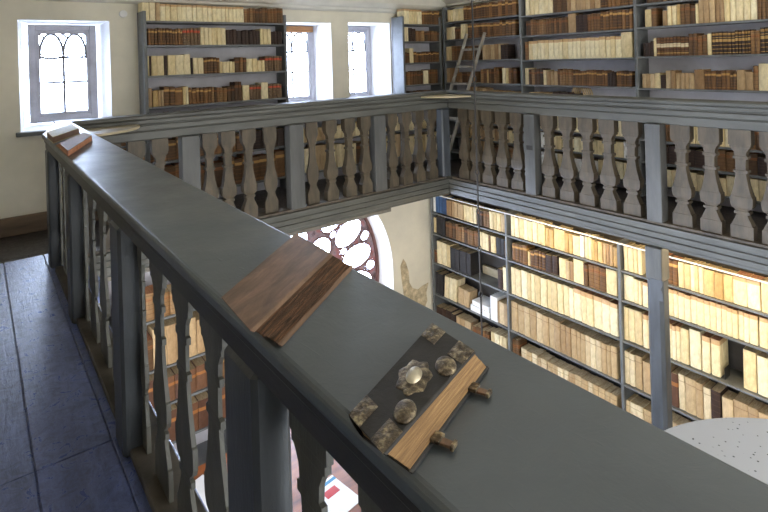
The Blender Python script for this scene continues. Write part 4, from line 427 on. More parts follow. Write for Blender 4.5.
def rose():
    cx, cz, R, y = 3.98, -2.15, 1.79, 7.94
    t = bmesh.new()
    # outer band
    tube(t, [(cx + R*math.cos(math.pi*k/36), y, min(cz + R*math.sin(math.pi*k/36), -.62)) for k in range(-6, 43)], .045, 6)
    win = obj('window_4', t, M['redlead']); struct(win)
    g = bmesh.new(); vs = [g.verts.new((cx + R*math.cos(math.pi*k/36), y+.01, min(cz + R*math.sin(math.pi*k/36), -.62))) for k in range(37)] + [g.verts.new((cx-R, y+.01, -3.0)), g.verts.new((cx+R, y+.01, -3.0))]
    g.faces.new(vs); obj('pane', g, M['glass'], win)
    # plate of tracery: ring-shaped cells of stone coloured iron with openings left between them
    t = bmesh.new(); holes = []
    def cell(px, pz, a, b, ang, th=.024):
        c, s_ = math.cos(ang), math.sin(ang); holes.append((px, pz, a, b, ang))
        tube(t, [(px + a*math.cos(q)*c - b*math.sin(q)*s_, y-.01, pz + a*math.cos(q)*s_ + b*math.sin(q)*c) for q in [2*math.pi*k/22 for k in range(22)]], th, 5, closed=True)
    for i in range(18):
        an = math.pi*2*i/18 + .19
        px, pz = cx + 1.36*math.cos(an), cz + 1.36*math.sin(an)
        if pz < -2.95 or pz > -.9+.2: continue
        cell(px, pz, .31, .205, an, .016)
        an2 = an + math.pi/18; cell(cx + 1.62*math.cos(an2), cz + 1.62*math.sin(an2), .10, .09, an2, .014); cell(cx + 1.13*math.cos(an2), cz + 1.13*math.sin(an2), .07, .06, an2, .012)
    for i in range(10):
        an = math.pi*2*i/10 + .1; cell(cx + .80*math.cos(an), cz + .80*math.sin(an), .23, .20, an, .016)
    cell(cx, cz, .42, .42, 0, .03)
    obj('tracery', t, M['redlead'], win)
    t = bmesh.new(); st = .025; N = int(R*2/st); vg = {}
    def inside(X, Z):
        if math.hypot(X-cx, Z-cz) > R-.02 or Z > -.64 or Z < -3.0: return False
        for px, pz, a, b, ang in holes:
            c, s_ = math.cos(ang), math.sin(ang); u, v = (X-px)*c+(Z-pz)*s_, -(X-px)*s_+(Z-pz)*c
            if (u/a)**2+(v/b)**2 < 1: return False
        return True
    for i in range(N):
        for j in range(N):
            X, Z = cx-R+(i+.5)*st, cz-R+(j+.5)*st
            if Z > -.6 or Z < -3 or not inside(X, Z): continue
            q = []
            for a, b in ((i, j), (i+1, j), (i+1, j+1), (i, j+1)):
                if (a, b) not in vg: vg[a, b] = t.verts.new((cx-R+a*st, y-.002, cz-R+b*st))
                q.append(vg[a, b])
            t.faces.new(q)
    obj('coloured_glass', t, M['redglass'], win)
    t = bmesh.new()
    for k in range(-14, 15):       # diagonal lead lattice between the cells
        for s in (-1, 1):
            pts = []
            for u in [i*.05 for i in range(-44, 45)]:
                X, Z = cx + k*.26 + s*u*.7, cz + u
                d = math.hypot(X-cx, Z-cz)
                if d < R-.02 and Z < -.66: pts.append((X, y+.004, Z))
            if len(pts) > 1: tube(t, [pts[0], pts[-1]], .008, 4)
    obj('leading', t, M['redlead'], win)
rose()
bm = bmesh.new()
prism(bm, [(6.0, -2.15), (6.07, -2.03), (6.13, -2.12), (6.19, -2.3), (6.2, -2.5), (6.27, -2.62), (6.4, -2.68), (6.52, -2.64), (6.66, -2.62), (6.60, -2.8), (6.62, -2.95), (6.5, -3.15), (6.3, -3.1), (6.18, -2.95), (6.1, -2.85), (6.05, -2.65), (6.02, -2.4)], 'y', 7.5575, 7.5605)
struct(obj('trim_6', bm, M['stain']))
# gallery edge beams
def beam_profile(s): return [(0, -.335), (0, -.395), (.022, -.402), (.022, -.415), (.008, -.418), (.008, -.47), (.03, -.48), (.012, -.49), (.012, -.54), (.04, -.55), (.04, -.585), (.2, -.585), (.2, -.335)]
bm = bmesh.new(); prism(bm, [(5.90+a, z) for a, z in beam_profile(1)], 'y', -1.6, 6.14); struct(obj('trim_7', bm, M['rail'], None, .003))
bm = bmesh.new(); prism(bm, [(6.14+a, z) for a, z in beam_profile(1)], 'x', .5, 5.90+.2); struct(obj('trim_8', bm, M['rail'], None, .003))
struct(bx('trim_9', (1.0, 4.76, 6.17, 6.32, -.635, -.586), M['soffit']))
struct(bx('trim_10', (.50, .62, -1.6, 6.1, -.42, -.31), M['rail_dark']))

# ------------------------------------------------------------------ balustrades
def flatlathe(bm, prof, w, t, cx, cy, along):
    """square-section turned look: half widths w*f, half depths t*g at heights"""
    rings = []
    for z, f in prof:
        a, b = w/2*f, t/2*(.55+.45*f)
        q = [(-a, -b), (a, -b), (a, b), (-a, b)]
        if along == 'y': q = [(v, u) for u, v in q]
        rings.append([bm.verts.new((cx+u, cy+v, z)) for u, v in q])
    bm.faces.new(rings[0]); bm.faces.new(rings[-1])
    for A, B in zip(rings[:-1], rings[1:]):
        for k in range(4): bm.faces.new((A[k], A[(k+1) % 4], B[(k+1) % 4], B[k]))
PROF = [(0, 1), (.12, 1), (.125, .90), (.15, .80), (.19, .60), (.225, .48), (.228, .68), (.252, .68), (.255, .50), (.27, .60), (.285, .86), (.31, .97), (.35, 1.0), (.385, .98),
        (.39, .90), (.43, .78), (.49, .62), (.56, .50), (.60, .46), (.603, .64), (.628, .64), (.631, .45), (.70, .45), (.73, .48), (.733, .66), (.758, .66), (.761, .52), (.80, .56), (.835, .78), (.838, .90), (.86, .90), (.863, 1), (1, 1)]
def baluster(parent, cx, cy, z0, z1, w, t, along, m, prof=PROF):
    bm = bmesh.new(); flatlathe(bm, [(z0+(z1-z0)*a, f) for a, f in prof], w, t, cx, cy, along)
    return obj('baluster', bm, m, parent)
FLAT = [(0, 1), (.13, 1), (.2, .62), (.24, .55), (.27, .8), (.34, 1), (.42, .96), (.5, .66), (.6, .5), (.7, .52), (.8, .8), (.84, 1), (1, 1)]
# near railing ------------------------------------------------
rl = thing('railing', 'near grey railing with a broad glossy top and old books lying on it', 'railing', (.5, 2, 0))
def child_world(o, par): o.parent = par; o.matrix_parent_inverse = Matrix.Translation(-par.location)
def add(par, o): child_world(o, par); return o
bm = bmesh.new()
top = [(.419, -1.3), (.419, 5.16), (.60, 6.13), (.749, 6.13), (.749, -1.3)]
prism(bm, top, 'z', 1.012, 1.05); o = add(rl, obj('handrail', bm, M['rail_top'], None, .012, 3))
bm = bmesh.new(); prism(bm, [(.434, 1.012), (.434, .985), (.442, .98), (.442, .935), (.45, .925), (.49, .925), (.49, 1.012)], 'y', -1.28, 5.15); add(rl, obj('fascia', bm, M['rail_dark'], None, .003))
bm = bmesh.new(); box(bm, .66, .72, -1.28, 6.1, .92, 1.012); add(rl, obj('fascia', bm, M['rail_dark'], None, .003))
PY = [1.135, 2.445, 3.885, 5.065]
for y in [-.25] + PY:
    add(rl, bx('post', (.437, .525, y-.085, y+.085, .0, .93), M['post_dark'], None, .012))
bm = bmesh.new(); box(bm, .46, .60, -1.28, 4.9, .0, .035); add(rl, obj('base_rail', bm, M['near_ledge'], None, .004))
segs = [(-.25, PY[0]), (PY[0], PY[1]), (PY[1], PY[2]), (PY[2], PY[3])]
for yc in (.955, .70, .45, .20, -.05): add(rl, baluster(rl, .515, yc, .035, .93, .15, .016, 'y', M['baluster_near'], PROF))
for a, b in segs[1:]:
    n = 3; st = (b-a-.17)/(n+1)
    for k in range(n):
        add(rl, baluster(rl, .515, a+.085+st*(k+1), .035, .93, st*.64, .016, 'y', M['baluster_near'], PROF))
    for yc in (b-.085-st*.13, a+.085+st*.13):
        hb = bmesh.new(); flatlathe(hb, [(.035+.895*q, f) for q, f in PROF], st*.26, .016, .515, yc, 'y'); add(rl, obj('half_baluster', hb, M['baluster_near']))
# far railings -------------------------------------------------
def handrail_profile(): return [(.0, 1.05), (-.012, 1.04), (-.012, 1.012), (.022, 1.004), (.010, .994), (.010, .962), (.034, .950), (.034, .938), (.016, .934), (.016, .888), (.046, .872), (.034, .866), (.034, .786), (.05, .775), (.16, .775), (.2, .8), (.22, 1.05)]
rb = thing('railing', 'grey railing with carved balusters in front of the window wall', 'railing', (3.3, 6.2, -.335))
bm = bmesh.new(); prism(bm, [(6.152+a, z) for a, z in handrail_profile()], 'x', .62, 5.90+.22); add(rb, obj('handrail', bm, M['rail'], None, .003))
rt = thing('railing', 'grey railing with carved balusters before the right bookcase wall', 'railing', (5.96, 3, -.335))
bm = bmesh.new(); prism(bm, [(5.912+a, z) for a, z in handrail_profile()], 'y', -1.6, 6.151); add(rt, obj('handrail', bm, M['rail'], None, .003))
bm = bmesh.new(); box(bm, .62, 5.9, 6.17, 6.33, -.334, -.30); add(rb, obj('base_rail', bm, M['ledge'], None, .004))
bm = bmesh.new(); box(bm, 5.93, 6.09, -1.6, 6.1, -.334, -.30); add(rt, obj('base_rail', bm, M['ledge'], None, .004))
for x in (.78, 1.92, 3.255, 4.59): add(rb, bx('post', (x-.10, x+.10, 6.148, 6.30, -.30, .776), M['post'], None, .006))
add(rb, bx('post', (5.80, 5.97, 6.145, 6.30, -.30, .776), M['post_dark'], None, .02))
for y in (5.98, 4.575, 2.92, 1.3, -.3):
    if y > 5.9: continue
    add(rt, bx('post', (5.905, 6.05, y-.085, y+.085, -.30, .776), M['post'], None, .006))
add(rt, bx('hinge_plate', (5.900, 5.905, 4.52, 4.62, .30, .36), M['iron'], None, .001))
for x in (1.12, 1.36, 1.60, 2.15, 2.37, 2.63, 2.92, 3.52, 3.80, 4.10, 4.37, 4.85, 5.12, 5.38, 5.64):
    if abs(x-2.92) < .01 or abs(x-3.52) < .01:
        bmf = bmesh.new(); flatlathe(bmf, [(-.30+1.076*q, f) for q, f in FLAT], .17, .035, x, 6.24, 'x'); o = add(rb, obj('baluster', bmf, M['baluster'])); o['label'] = 'plain flat replacement board'
    else: add(rb, baluster(rb, x, 6.24, -.30, .776, .172, .10, 'x', M['baluster']))
for y in (5.86, 5.63, 5.38, 5.11, 4.84, 4.33, 4.05, 3.77, 3.49, 3.20, 2.65, 2.37, 2.09, 1.82, 1.55, 1.05, .78, .5):
    add(rt, baluster(rt, 6.01, y, -.30, .776, .20, .10, 'y', M['baluster']))
# corner shelves
def corner_shelf(cx, cy, sx, r, z, label):
    bm = bmesh.new(); pts = [(cx, cy)] + [(cx + sx*r*math.cos(math.pi/2*k/14), cy - r*math.sin(math.pi/2*k/14)) for k in range(15)]
    prism(bm, pts, 'z', z-.025, z); o = obj('corner_shelf', bm, M['tan_top'], None, .008, 2); return tag(o, label, 'shelf', 'quarter-round corner shelves on the railings')
corner_shelf(5.908, 6.148, -1, .54, 1.0, 'tan quarter-round shelf in the far corner where two grey railings meet')
corner_shelf(.752, 6.148, 1, .62, .965, 'pale quarter-round shelf where near and back railings meet')
# pillar below the right gallery
pl = thing('pillar', 'grey chamfered wooden pillar under the right gallery', 'pillar', (5.89, 2.91, -3.95))
def oct_post(z0, z1, c):
    bm = bmesh.new(); a = .09; x, y = 5.98, 2.94
    pts = [(x-a+c, y-a), (x+a-c, y-a), (x+a, y-a+c), (x+a, y+a-c), (x+a-c, y+a), (x-a+c, y+a), (x-a, y+a-c), (x-a, y-a+c)] if c else [(x-a, y-a), (x+a, y-a), (x+a, y+a), (x-a, y+a)]
    prism(bm, pts, 'z', z0, z1); return bm
add(pl, obj('shaft', oct_post(-3.95, -.95, .035), M['post_dark'], None, .002)); add(pl, obj('capital', oct_post(-.95, -.586, 0), M['post'], None, .01, 2))
bm = bmesh.new()
prism(bm, [(2.845, -.93), (2.975, -.93), (2.975, -.98), (2.955, -1.02), (2.975, -1.06), (2.975, -1.15), (2.845, -1.15), (2.845, -1.06), (2.865, -1.02), (2.845, -.98)], 'x', 5.884, 5.8895); add(pl, obj('chamfer_stop', bm, M['post_dark']))

# ------------------------------------------------------------------ bookcases
def bookcase(name, label, pl_, front, c0, c1, zs, uprights, ztop, zbot, depth=.32, back='plaster_back', zoff=(), thick=.028, cap=False):
    """pl_ 'B': faces -Y at y=front; 'R': faces -X at x=front. zs: per bay list of board tops"""
    mid = ((c0+c1)/2, front, zbot) if pl_ == 'B' else (front, (c0+c1)/2, zbot)
    t = thing(name, label, 'bookcase', mid)
    def b(nm, a0, a1, d0, d1, z0, z1, m='shelf', bev=.003):
        dm = (a0, a1, front+d0, front+d1, z0, z1) if pl_ == 'B' else (front+d0, front+d1, a0, a1, z0, z1)
        return add(t, bx(nm, dm, M[m], None, bev))
    b('back_panel', c0, c1, depth-.012, depth, zbot, ztop, back, 0)
    for u in uprights: b('upright', u-.022, u+.022, -.004, depth-.013, zbot, ztop, 'shelf', .006)
    us = sorted(uprights)
    for i, (a, c) in enumerate(zip(us[:-1], us[1:])):
        zz = zs[i] if isinstance(zs[0], (list, tuple)) else zs
        for z in zz: b('shelf', a+.023, c-.023, 0, depth-.013, z-thick, z-.0005)
    return t
BCs = []
B1 = bookcase('bookcase', 'tall grey bookcase between the left and middle upper windows', 'B', 7.6, 1.79, 3.90, [-.2, .28, .66, 1.03, 1.45, 1.86, 2.19], [1.812, 3.875], 2.32, -.42)
bookcase('bookcase', 'low bookcase under the middle and right upper windows behind balusters', 'B', 7.6, 3.905, 6.22, [-.2, .28, .62], [3.93, 6.19], .62, -.42)
bookcase('bookcase', 'narrow grey bookcase between right upper window and the room corner', 'B', 7.6, 6.24, 7.22, [-.2, .25, .70, 1.09, 1.50, 1.90, 2.22], [6.27, 7.195], 2.36, -.42)
bookcase('bookcase', 'low brown-filled bookcase behind the near railing under left window', 'B', 7.6, .95, 1.82, [-.2, .28, .55], [.98, 1.79], .55, -.42)
RZ = [-.22, .08, .38]
bookcase('bookcase', 'long grey bookcase filling the upper right wall above the railing', 'R', 7.24, -1.5, 7.58,
   [RZ+[.74, 1.08, 1.51, 1.91, 2.23], RZ+[.74, 1.08, 1.51, 1.91, 2.23], RZ+[.72, 1.09, 1.50, 1.90, 2.23], RZ+[.74, 1.10, 1.52, 1.92, 2.26]], [-1.47, 1.1, 3.765, 5.72, 7.56], 2.55, -.42)
LZ = [-3.37, -2.80, -2.22, -1.68, -1.29]
LB = bookcase('bookcase', 'long lower bookcase of pale books lit from above under right gallery', 'R', 6.7, -2.0, 7.50, [LZ, LZ, LZ, LZ], [-1.97, 1.2, 3.80, 5.70, 7.47], -.93, -3.95, .40, 'shade_back')
add(LB, bx('cornice_lip', (6.675, 6.70, -2.0, 7.50, -.948, -.93), M['white'], None, .003))
bookcase('bookcase', 'lower hall bookcase of brown books seen between the near balusters', 'B', 6.9, 1.1, 2.62, [-3.55, -3.05, -2.56, -2.1, -1.5], [1.13, 2.59], -1.0, -3.95, .5)

# ------------------------------------------------------------------ books
def book_mesh(bmb, bmp, w, h, d, X=Matrix.Identity(4), uvb=None, mi=0):
    """binding (boards + rounded spine) into bmb, page block into bmp; spine faces local -y"""
    t = .0035; r = min(w*.28, .012)
    arc = [(-w/2*math.cos(q), r*(1-math.sin(q))) for q in [math.pi*k/6 for k in range(7)]]
    out = [(-w/2, d)] + arc + [(w/2, d)]
    tt = min(t, w*.22)
    inn = [(-w/2+tt, d)] + [(a*(1-2*tt/w), b+tt) for a, b in arc] + [(w/2-tt, d)]
    per = [0]
    for a, b in zip(out[:-1], out[1:]): per.append(per[-1] + math.hypot(b[0]-a[0], b[1]-a[1]))
    V = {}
    for i, (o_, n_) in enumerate(zip(out, inn)):
        for z in (0, 1):
            V['o', i, z] = bmb.verts.new(X @ Vector((o_[0], o_[1], z*h))); V['i', i, z] = bmb.verts.new(X @ Vector((n_[0], n_[1], z*h)))
    def q(ks, uvs):
        f = bmb.faces.new([V[k] for k in ks]); f.material_index = mi
        for lp, u in zip(f.loops, uvs): lp[uvb].uv = u
        f.smooth = False
    N = len(out)
    for i in range(N-1):
        a, b = per[i], per[i+1]
        q((('o', i, 0), ('o', i+1, 0), ('o', i+1, 1), ('o', i, 1)), ((a, 0), (b, 0), (b, 1), (a, 1)))
        q((('i', i+1, 0), ('i', i, 0), ('i', i, 1), ('i', i+1, 1)), ((b, .5), (a, .5), (a, .5), (b, .5)))
        q((('o', i, 1), ('o', i+1, 1), ('i', i+1, 1), ('i', i, 1)), ((a, .99), (b, .99), (b, .99), (a, .99)))
        q((('o', i+1, 0), ('o', i, 0), ('i', i, 0), ('i', i+1, 0)), ((b, .01), (a, .01), (a, .01), (b, .01)))
    for i in (0, N-1):
        ks = (('o', i, 0), ('i', i, 0), ('i', i, 1), ('o', i, 1)); q(ks if i else ks[::-1], ((0, .5),)*4)
    pm = MI_PAGES if bmp is bmb else 0
    box(bmp, -w/2+tt+.0004, w/2-tt-.0004, r+tt+.002, d-.004, .003, h-.004, pm, X)
MI_PAGES = 0
KINDS = list(BK)
COL = {'cream': 'cream vellum', 'creamtop': 'cream vellum', 'tanpale': 'pale tan', 'white': 'white', 'tan': 'tan', 'ochre': 'ochre yellow', 'leather': 'brown leather', 'redbrown': 'red-brown leather',
       'gilt': 'brown leather gold-banded', 'goldblack': 'black and gold', 'whitelabel': 'brown white-banded', 'redlabel': 'mottled red-labelled', 'dark': 'dark brown', 'black': 'black', 'blue': 'blue'}
def ordinal(n): return f"{n}{'th' if 10 <= n % 100 <= 20 else {1: 'st', 2: 'nd', 3: 'rd'}.get(n % 10, 'th')}"
stuff = bmesh.new(); suv = stuff.loops.layers.uv.new('UVMap'); MI_STUFF = len(KINDS)
short = {'tall back wall bookcase': 'tall back wall bookcase', 'far bay of the upper right bookcase': 'far bay upper right bookcase', 'middle bay of the upper right bookcase': 'middle bay upper right bookcase',
         'near bay of the upper right bookcase': 'near bay upper right bookcase', 'left bay of the lower bookcase': 'left bay lower bookcase', 'middle bay of the lower bookcase': 'middle bay lower bookcase', 'right bay of the lower bookcase': 'right bay lower bookcase'}
def clamp_between(c, w, us):
    for u in us:
        if abs(c-u) < w/2+.024: c = u + (w/2+.025)*(1 if c > u else -1)
    return c
for bay, shelf, pl_, front, z, s in BOOK_ROWS:
    items = [q.split(',') for q in s.split(';')]
    cnt = {}; tot = {}
    for q in items: tot[COL[q[4]]] = tot.get(COL[q[4]], 0)+1
    for q in items:
        c, w, h, d = map(float, q[:4]); kind = q[4]; lean = int(q[5]); keep = int(q[6])
        cnt[COL[kind]] = k = cnt.get(COL[kind], 0)+1
        y = front + rnd.uniform(-.004, .012); rot = 0 if pl_ == 0 else -math.pi/2
        loc = Vector((c, y, z)) if pl_ == 0 else Vector((y, c, z))
        X = Matrix.Translation(loc) @ Matrix.Rotation(rot, 4, 'Z')
        if lean: X = X @ Matrix.Translation((w/2, 0, 0)) @ Matrix.Rotation(math.radians(5), 4, 'Y') @ Matrix.Translation((-w/2, 0, 0))
        if not lean and kind in ('cream', 'creamtop', 'tanpale', 'tan') and h > .27: X = X @ Matrix.Rotation(math.radians(rnd.uniform(-.7, .7)), 4, 'Y')
        if keep:
            b1 = bmesh.new(); u1 = b1.loops.layers.uv.new('UVMap'); b2 = bmesh.new()
            book_mesh(b1, b2, w, h, d, uvb=u1)
            o = obj('book', b1, BK[kind], recalc=False); o.matrix_world = X
            pg = obj('page_block', b2, M['pages_red'] if kind in ('creamtop', 'leather', 'gilt') else M['pages'], o)
            pos = f"{ordinal(k)} from left" if tot[COL[kind]] > 1 else 'the only such'
            tag(o, f"{COL[kind]} book, {pos}, {shelf}, {short.get(bay, bay)}", 'book', f"books on the {shelf} of the {bay}")
        else:
            MI_PAGES = MI_STUFF; book_mesh(stuff, stuff, w, h, d, X, suv, KINDS.index(kind)); MI_PAGES = 0
o = obj('books', stuff, [BK[k] for k in KINDS] + [M['pages']], recalc=False)
o['kind'] = 'stuff'; tag(o, 'rows of further old books crowding the shelves behind the railings and in shadow', 'books')

# white boxes, ledge and bits on the lower left bay
def small(name, dims, m, label, cat, bev=.004, rz=0, group=None):
    cx, cy, cz = (dims[0]+dims[1])/2, (dims[2]+dims[3])/2, dims[4]
    bm = bmesh.new(); box(bm, dims[0]-cx, dims[1]-cx, dims[2]-cy, dims[3]-cy, 0, dims[5]-cz); o = obj(name, bm, M[m], None, bev, 2)
    o.location = (cx, cy, cz); o.rotation_euler.z = rz; return tag(o, label, cat, group)
small('archive_box', (6.72, 7.03, 6.12, 6.55, -2.80, -2.70), 'white', 'lower white box lying flat in a stack of two on the lower bookcase', 'box')
small('archive_box', (6.73, 7.03, 6.14, 6.52, -2.6995, -2.62), 'white', 'upper white box on top of the flat stack, lower bookcase', 'box')
small('archive_box', (6.72, 7.02, 5.95, 6.09, -2.80, -2.40), 'white', 'white box standing upright beside the two flat white boxes', 'box')
small('paper_packet', (7.0, 7.06, 5.95, 6.5, -2.22, -2.08), 'tan_top', 'long cream packet lying at the back of a half-empty lower shelf', 'packet')
small('archive_box', (7.27, 7.45, 2.22, 2.42, .741, .83), 'tan_top', 'small pale box just above the right railing top', 'box')
# rolled papers on the gallery shelf
bm = bmesh.new()
for k in range(5):
    pts = [(7.30+.02*k, 4.72-.022*k + .11*math.cos(q), 1.09-.37+.18 + .17*math.sin(q)*1.1) for q in [math.pi*j/14 for j in range(15)]]
    tube(bm, pts, .012, 6)
tag(obj('paper_roll', bm, M['pages'], None, 0, smooth=True), 'curled bundle of old papers above the right railing', 'papers')
# black call-number tag on the open end of a big vellum book
small('bookend', (6.76, 6.90, 2.585, 2.592, -2.2195, -2.09), 'iron', 'small black bookend beside a big vellum book, third lower shelf', 'bookend', .001)

# ------------------------------------------------------------------ ladder, wires, detector
ld = thing('ladder', 'grey wooden library ladder leaning against the upper right bookcase', 'ladder', (6.5, 7.0, -.42))
def beam_between(a, b, w, t, name):
    a, b = Vector(a), Vector(b); d = b-a; L = d.length; q = d.to_track_quat('Z', 'X'); Xm = Matrix.Translation(a) @ q.to_matrix().to_4x4()
    bm = bmesh.new(); box(bm, -w/2, w/2, -t/2, t/2, 0, L, 0, Xm); return add(ld, obj(name, bm, M['ladder'], None, .004))
la, lb, ra, rb_ = Vector((6.50, 7.30, -.42)), Vector((7.17, 6.87, 2.0)), Vector((6.50, 6.90, -.42)), Vector((7.17, 6.44, 2.0))
beam_between(la, lb, .05, .06, 'stile'); beam_between(ra, rb_, .05, .06, 'stile')
for k in range(8):
    f = (.30+.305*k)/2.42*1.0
    if f < 1: 
        A, Bq = la.lerp(lb, f), ra.lerp(rb_, f); bm = bmesh.new()
        box(bm, A.x-.035, A.x+.035, Bq.y+.02, A.y-.02, A.z-.02, A.z+.02); add(ld, obj('rung', bm, M['ladder'], None, .003))
ch = thing('hanging_chain', 'thin black linked rod hanging down through the open hall', 'chain', (4.8, 4.5, 3.1))
zs = [3.1, 1.30, .55, .18, -.30, -.75, -1.30, -2.3]
bm = bmesh.new()
for a, b in zip(zs[:-1], zs[1:]): tube(bm, [(4.8, 4.5, a-.03), (4.8, 4.5, b+.03)], .012, 6)
add(ch, obj('rod', bm, M['iron']))
for z in zs[1:-1]:
    bm = bmesh.new(); tube(bm, [(4.8+.018*math.cos(q), 4.5-.010*math.cos(q), z+.036*math.sin(q)) for q in [2*math.pi*k/12 for k in range(12)]], .007, 6, closed=True)
    add(ch, obj('link', bm, M['iron']))
bm = bmesh.new(); tube(bm, [(0, 0, 0), (0, -.045, 0)], .05, 16)
o = obj('motion_sensor', bm, M['white'], None, .006, 2); o.location = (1.62, 7.95, 2.30); tag(o, 'small white round sensor on the wall left of the tall bookcase', 'sensor')
# ------------------------------------------------------------------ pendant lamp (dusty white disc) and strip lamps
lp = thing('pendant_lamp', 'very large round white lamp disc with dark specks on top', 'lamp', (3.256, .577, -.9))
bm = bmesh.new(); n = 96
prism(bm, [(3.256+1.176*math.cos(2*math.pi*k/n), .577+1.176*math.sin(2*math.pi*k/n)) for k in range(n)], 'z', -.97, -.90); add(lp, obj('disc', bm, M['speck'], None, .012, 3))
bm = bmesh.new(); prism(bm, [(3.256+1.12*math.cos(2*math.pi*k/n), .577+1.12*math.sin(2*math.pi*k/n)) for k in range(n)], 'z', -.985, -.971); add(lp, obj('diffuser', bm, M['lamp2']))
bm = bmesh.new(); tube(bm, [(3.256, .577, -.9), (3.256, .577, 3.1)], .012, 8); add(lp, obj('stem', bm, M['iron']))
def strip(y0, y1, label):
    t = thing('strip_light', label, 'light', (6.17, (y0+y1)/2, -.576), 'strip lights under the right gallery')
    add(t, bx('housing', (6.14, 6.22, y0, y1, -.605, -.576), M['white'], None, .003)); add(t, bx('tube', (6.152, 6.208, y0+.02, y1-.02, -.622, -.606), M['lamp'], None, .002))
strip(3.9, 5.2, 'warm strip light under the right gallery, before the middle lower bay')
strip(1.9, 3.4, 'warm strip light under the right gallery, beside the pillar')
strip(-.2, 1.3, 'warm strip light under the right gallery, at the near end')

# ------------------------------------------------------------------ lower hall furniture seen through the near balusters
dk = thing('desk', 'orange-brown wooden desk with white papers in the lower hall', 'desk', (2.2, 5.2, -3.95))
add(dk, bx('desk_top', (1.35, 3.6, 4.6, 6.4, -3.17, -3.12), M['desk'], None, .008)); add(dk, bx('apron', (1.42, 3.52, 4.67, 6.33, -3.30, -3.171), M['desk'], None, .004))
for x, y in ((1.42, 4.67), (3.44, 4.67), (1.42, 6.25), (3.44, 6.25)): add(dk, bx('leg', (x, x+.08, y, y+.08, -3.95, -3.30), M['desk'], None, .006))
small('sheet_of_paper', (1.75, 2.05, 5.7, 6.2, -3.12, -3.117), 'white', 'white paper sheet at the far end of the desk', 'paper', 0, .3)
small('sheet_of_paper', (1.75, 2.0, 5.0, 5.4, -3.12, -3.117), 'white', 'white paper sheet on the near left part of desk', 'paper', 0, -.2)
ps = small('leaflet', (2.75, 3.15, 4.75, 5.25, -3.12, -3.116), 'white', 'white leaflet printed with red and blue shapes on the desk', 'leaflet', 0, .15)
for (a, b_, c, d_, m) in ((-.05, .12, .02, .12, 'red'), (-.2, .2, .18, .22, 'blueprint')):
    bm = bmesh.new(); box(bm, a, b_, c, d_, .0042, .0052); obj('print', bm, M[m], ps)

# ------------------------------------------------------------------ old books lying on the near rail
def quadbook(name, label, base, top, z0, h, mats, layers=1, seed=1, tb=.005, spine='far', warp=0):
    """base/top: [near_left, near_right, far_right, far_left] in plan; boards follow them, pages fill between"""
    R = random.Random(seed); c = Vector((sum(p[0] for p in base)/4, sum(p[1] for p in base)/4, z0))
    root = thing(name, label, 'book', c)
    def slab(nm, q0, q1, za, zb, m, bev=.0015, inset=0, jit=0, sub=1, parent=True):
        bm = bmesh.new()
        def ins(q):
            cx = sum(p[0] for p in q)/4; cy = sum(p[1] for p in q)/4
            return [((p[0]-cx)*(1-inset)+cx, (p[1]-cy)*(1-inset)+cy) for p in q]
        q0, q1 = ins(q0), ins(q1)
        A = [bm.verts.new((x, y, za)) for x, y in q0]; B = [bm.verts.new((x, y, zb)) for x, y in q1]
        bm.faces.new(A[::-1]); bm.faces.new(B)
        for k in range(4): bm.faces.new((A[k], A[(k+1) % 4], B[(k+1) % 4], B[k]))
        if jit:
            bmesh.ops.subdivide_edges(bm, edges=bm.edges, cuts=sub, use_grid_fill=True)
            for v in bm.verts: v.co += Vector((R.uniform(-jit, jit), R.uniform(-jit, jit), R.uniform(-jit, jit)*.15))
        return add(root, obj(nm, bm, m, None, bev))
    def lerp(f): return [((1-f)*a[0]+f*b[0], (1-f)*a[1]+f*b[1]) for a, b in zip(base, top)]
    slab('lower_board', base, lerp(tb/h), z0, z0+tb, mats[0])
    slab('upper_board', lerp(1-tb/h), top, z0+h-tb, z0+h, mats[0])
    for k in range(layers):
        f0, f1 = tb/h + (1-2*tb/h)*k/layers, tb/h + (1-2*tb/h)*(k+1)/layers
        slab('page_block' if layers == 1 else 'signature', lerp(f0), lerp(f1), z0+h*f0+.0001, z0+h*f1-.0001, mats[1], .0006, .03 + (R.uniform(-.012, .022) if layers > 1 else 0), .0026 if layers > 1 else .0006, 9)
    s0, s1 = lerp(0), lerp(1)     # spine along the far long side
    bm = bmesh.new(); q = []
    for i in range(7):
        f = i/6; P = lerp(f); bul = .010*math.sin(math.pi*f)
        d = Vector((P[3][0]-P[0][0], P[3][1]-P[0][1])).normalized()
        q.append([bm.verts.new((P[3][0]+d.x*bul, P[3][1]+d.y*bul, z0+h*f)), bm.verts.new((P[2][0]+d.x*bul, P[2][1]+d.y*bul, z0+h*f)),
                  bm.verts.new((P[2][0]+d.x*(bul-.003)-.0, P[2][1]+d.y*(bul-.003), z0+h*f)), bm.verts.new((P[3][0]+d.x*(bul-.003), P[3][1]+d.y*(bul-.003), z0+h*f))])
    for A, B in zip(q[:-1], q[1:]):
        for k in range(4): bm.faces.new((A[k], A[(k+1) % 4], B[(k+1) % 4], B[k]))
    bm.faces.new(q[0]); bm.faces.new(q[-1]); add(root, obj('spine', bm, mats[0]))
    return root
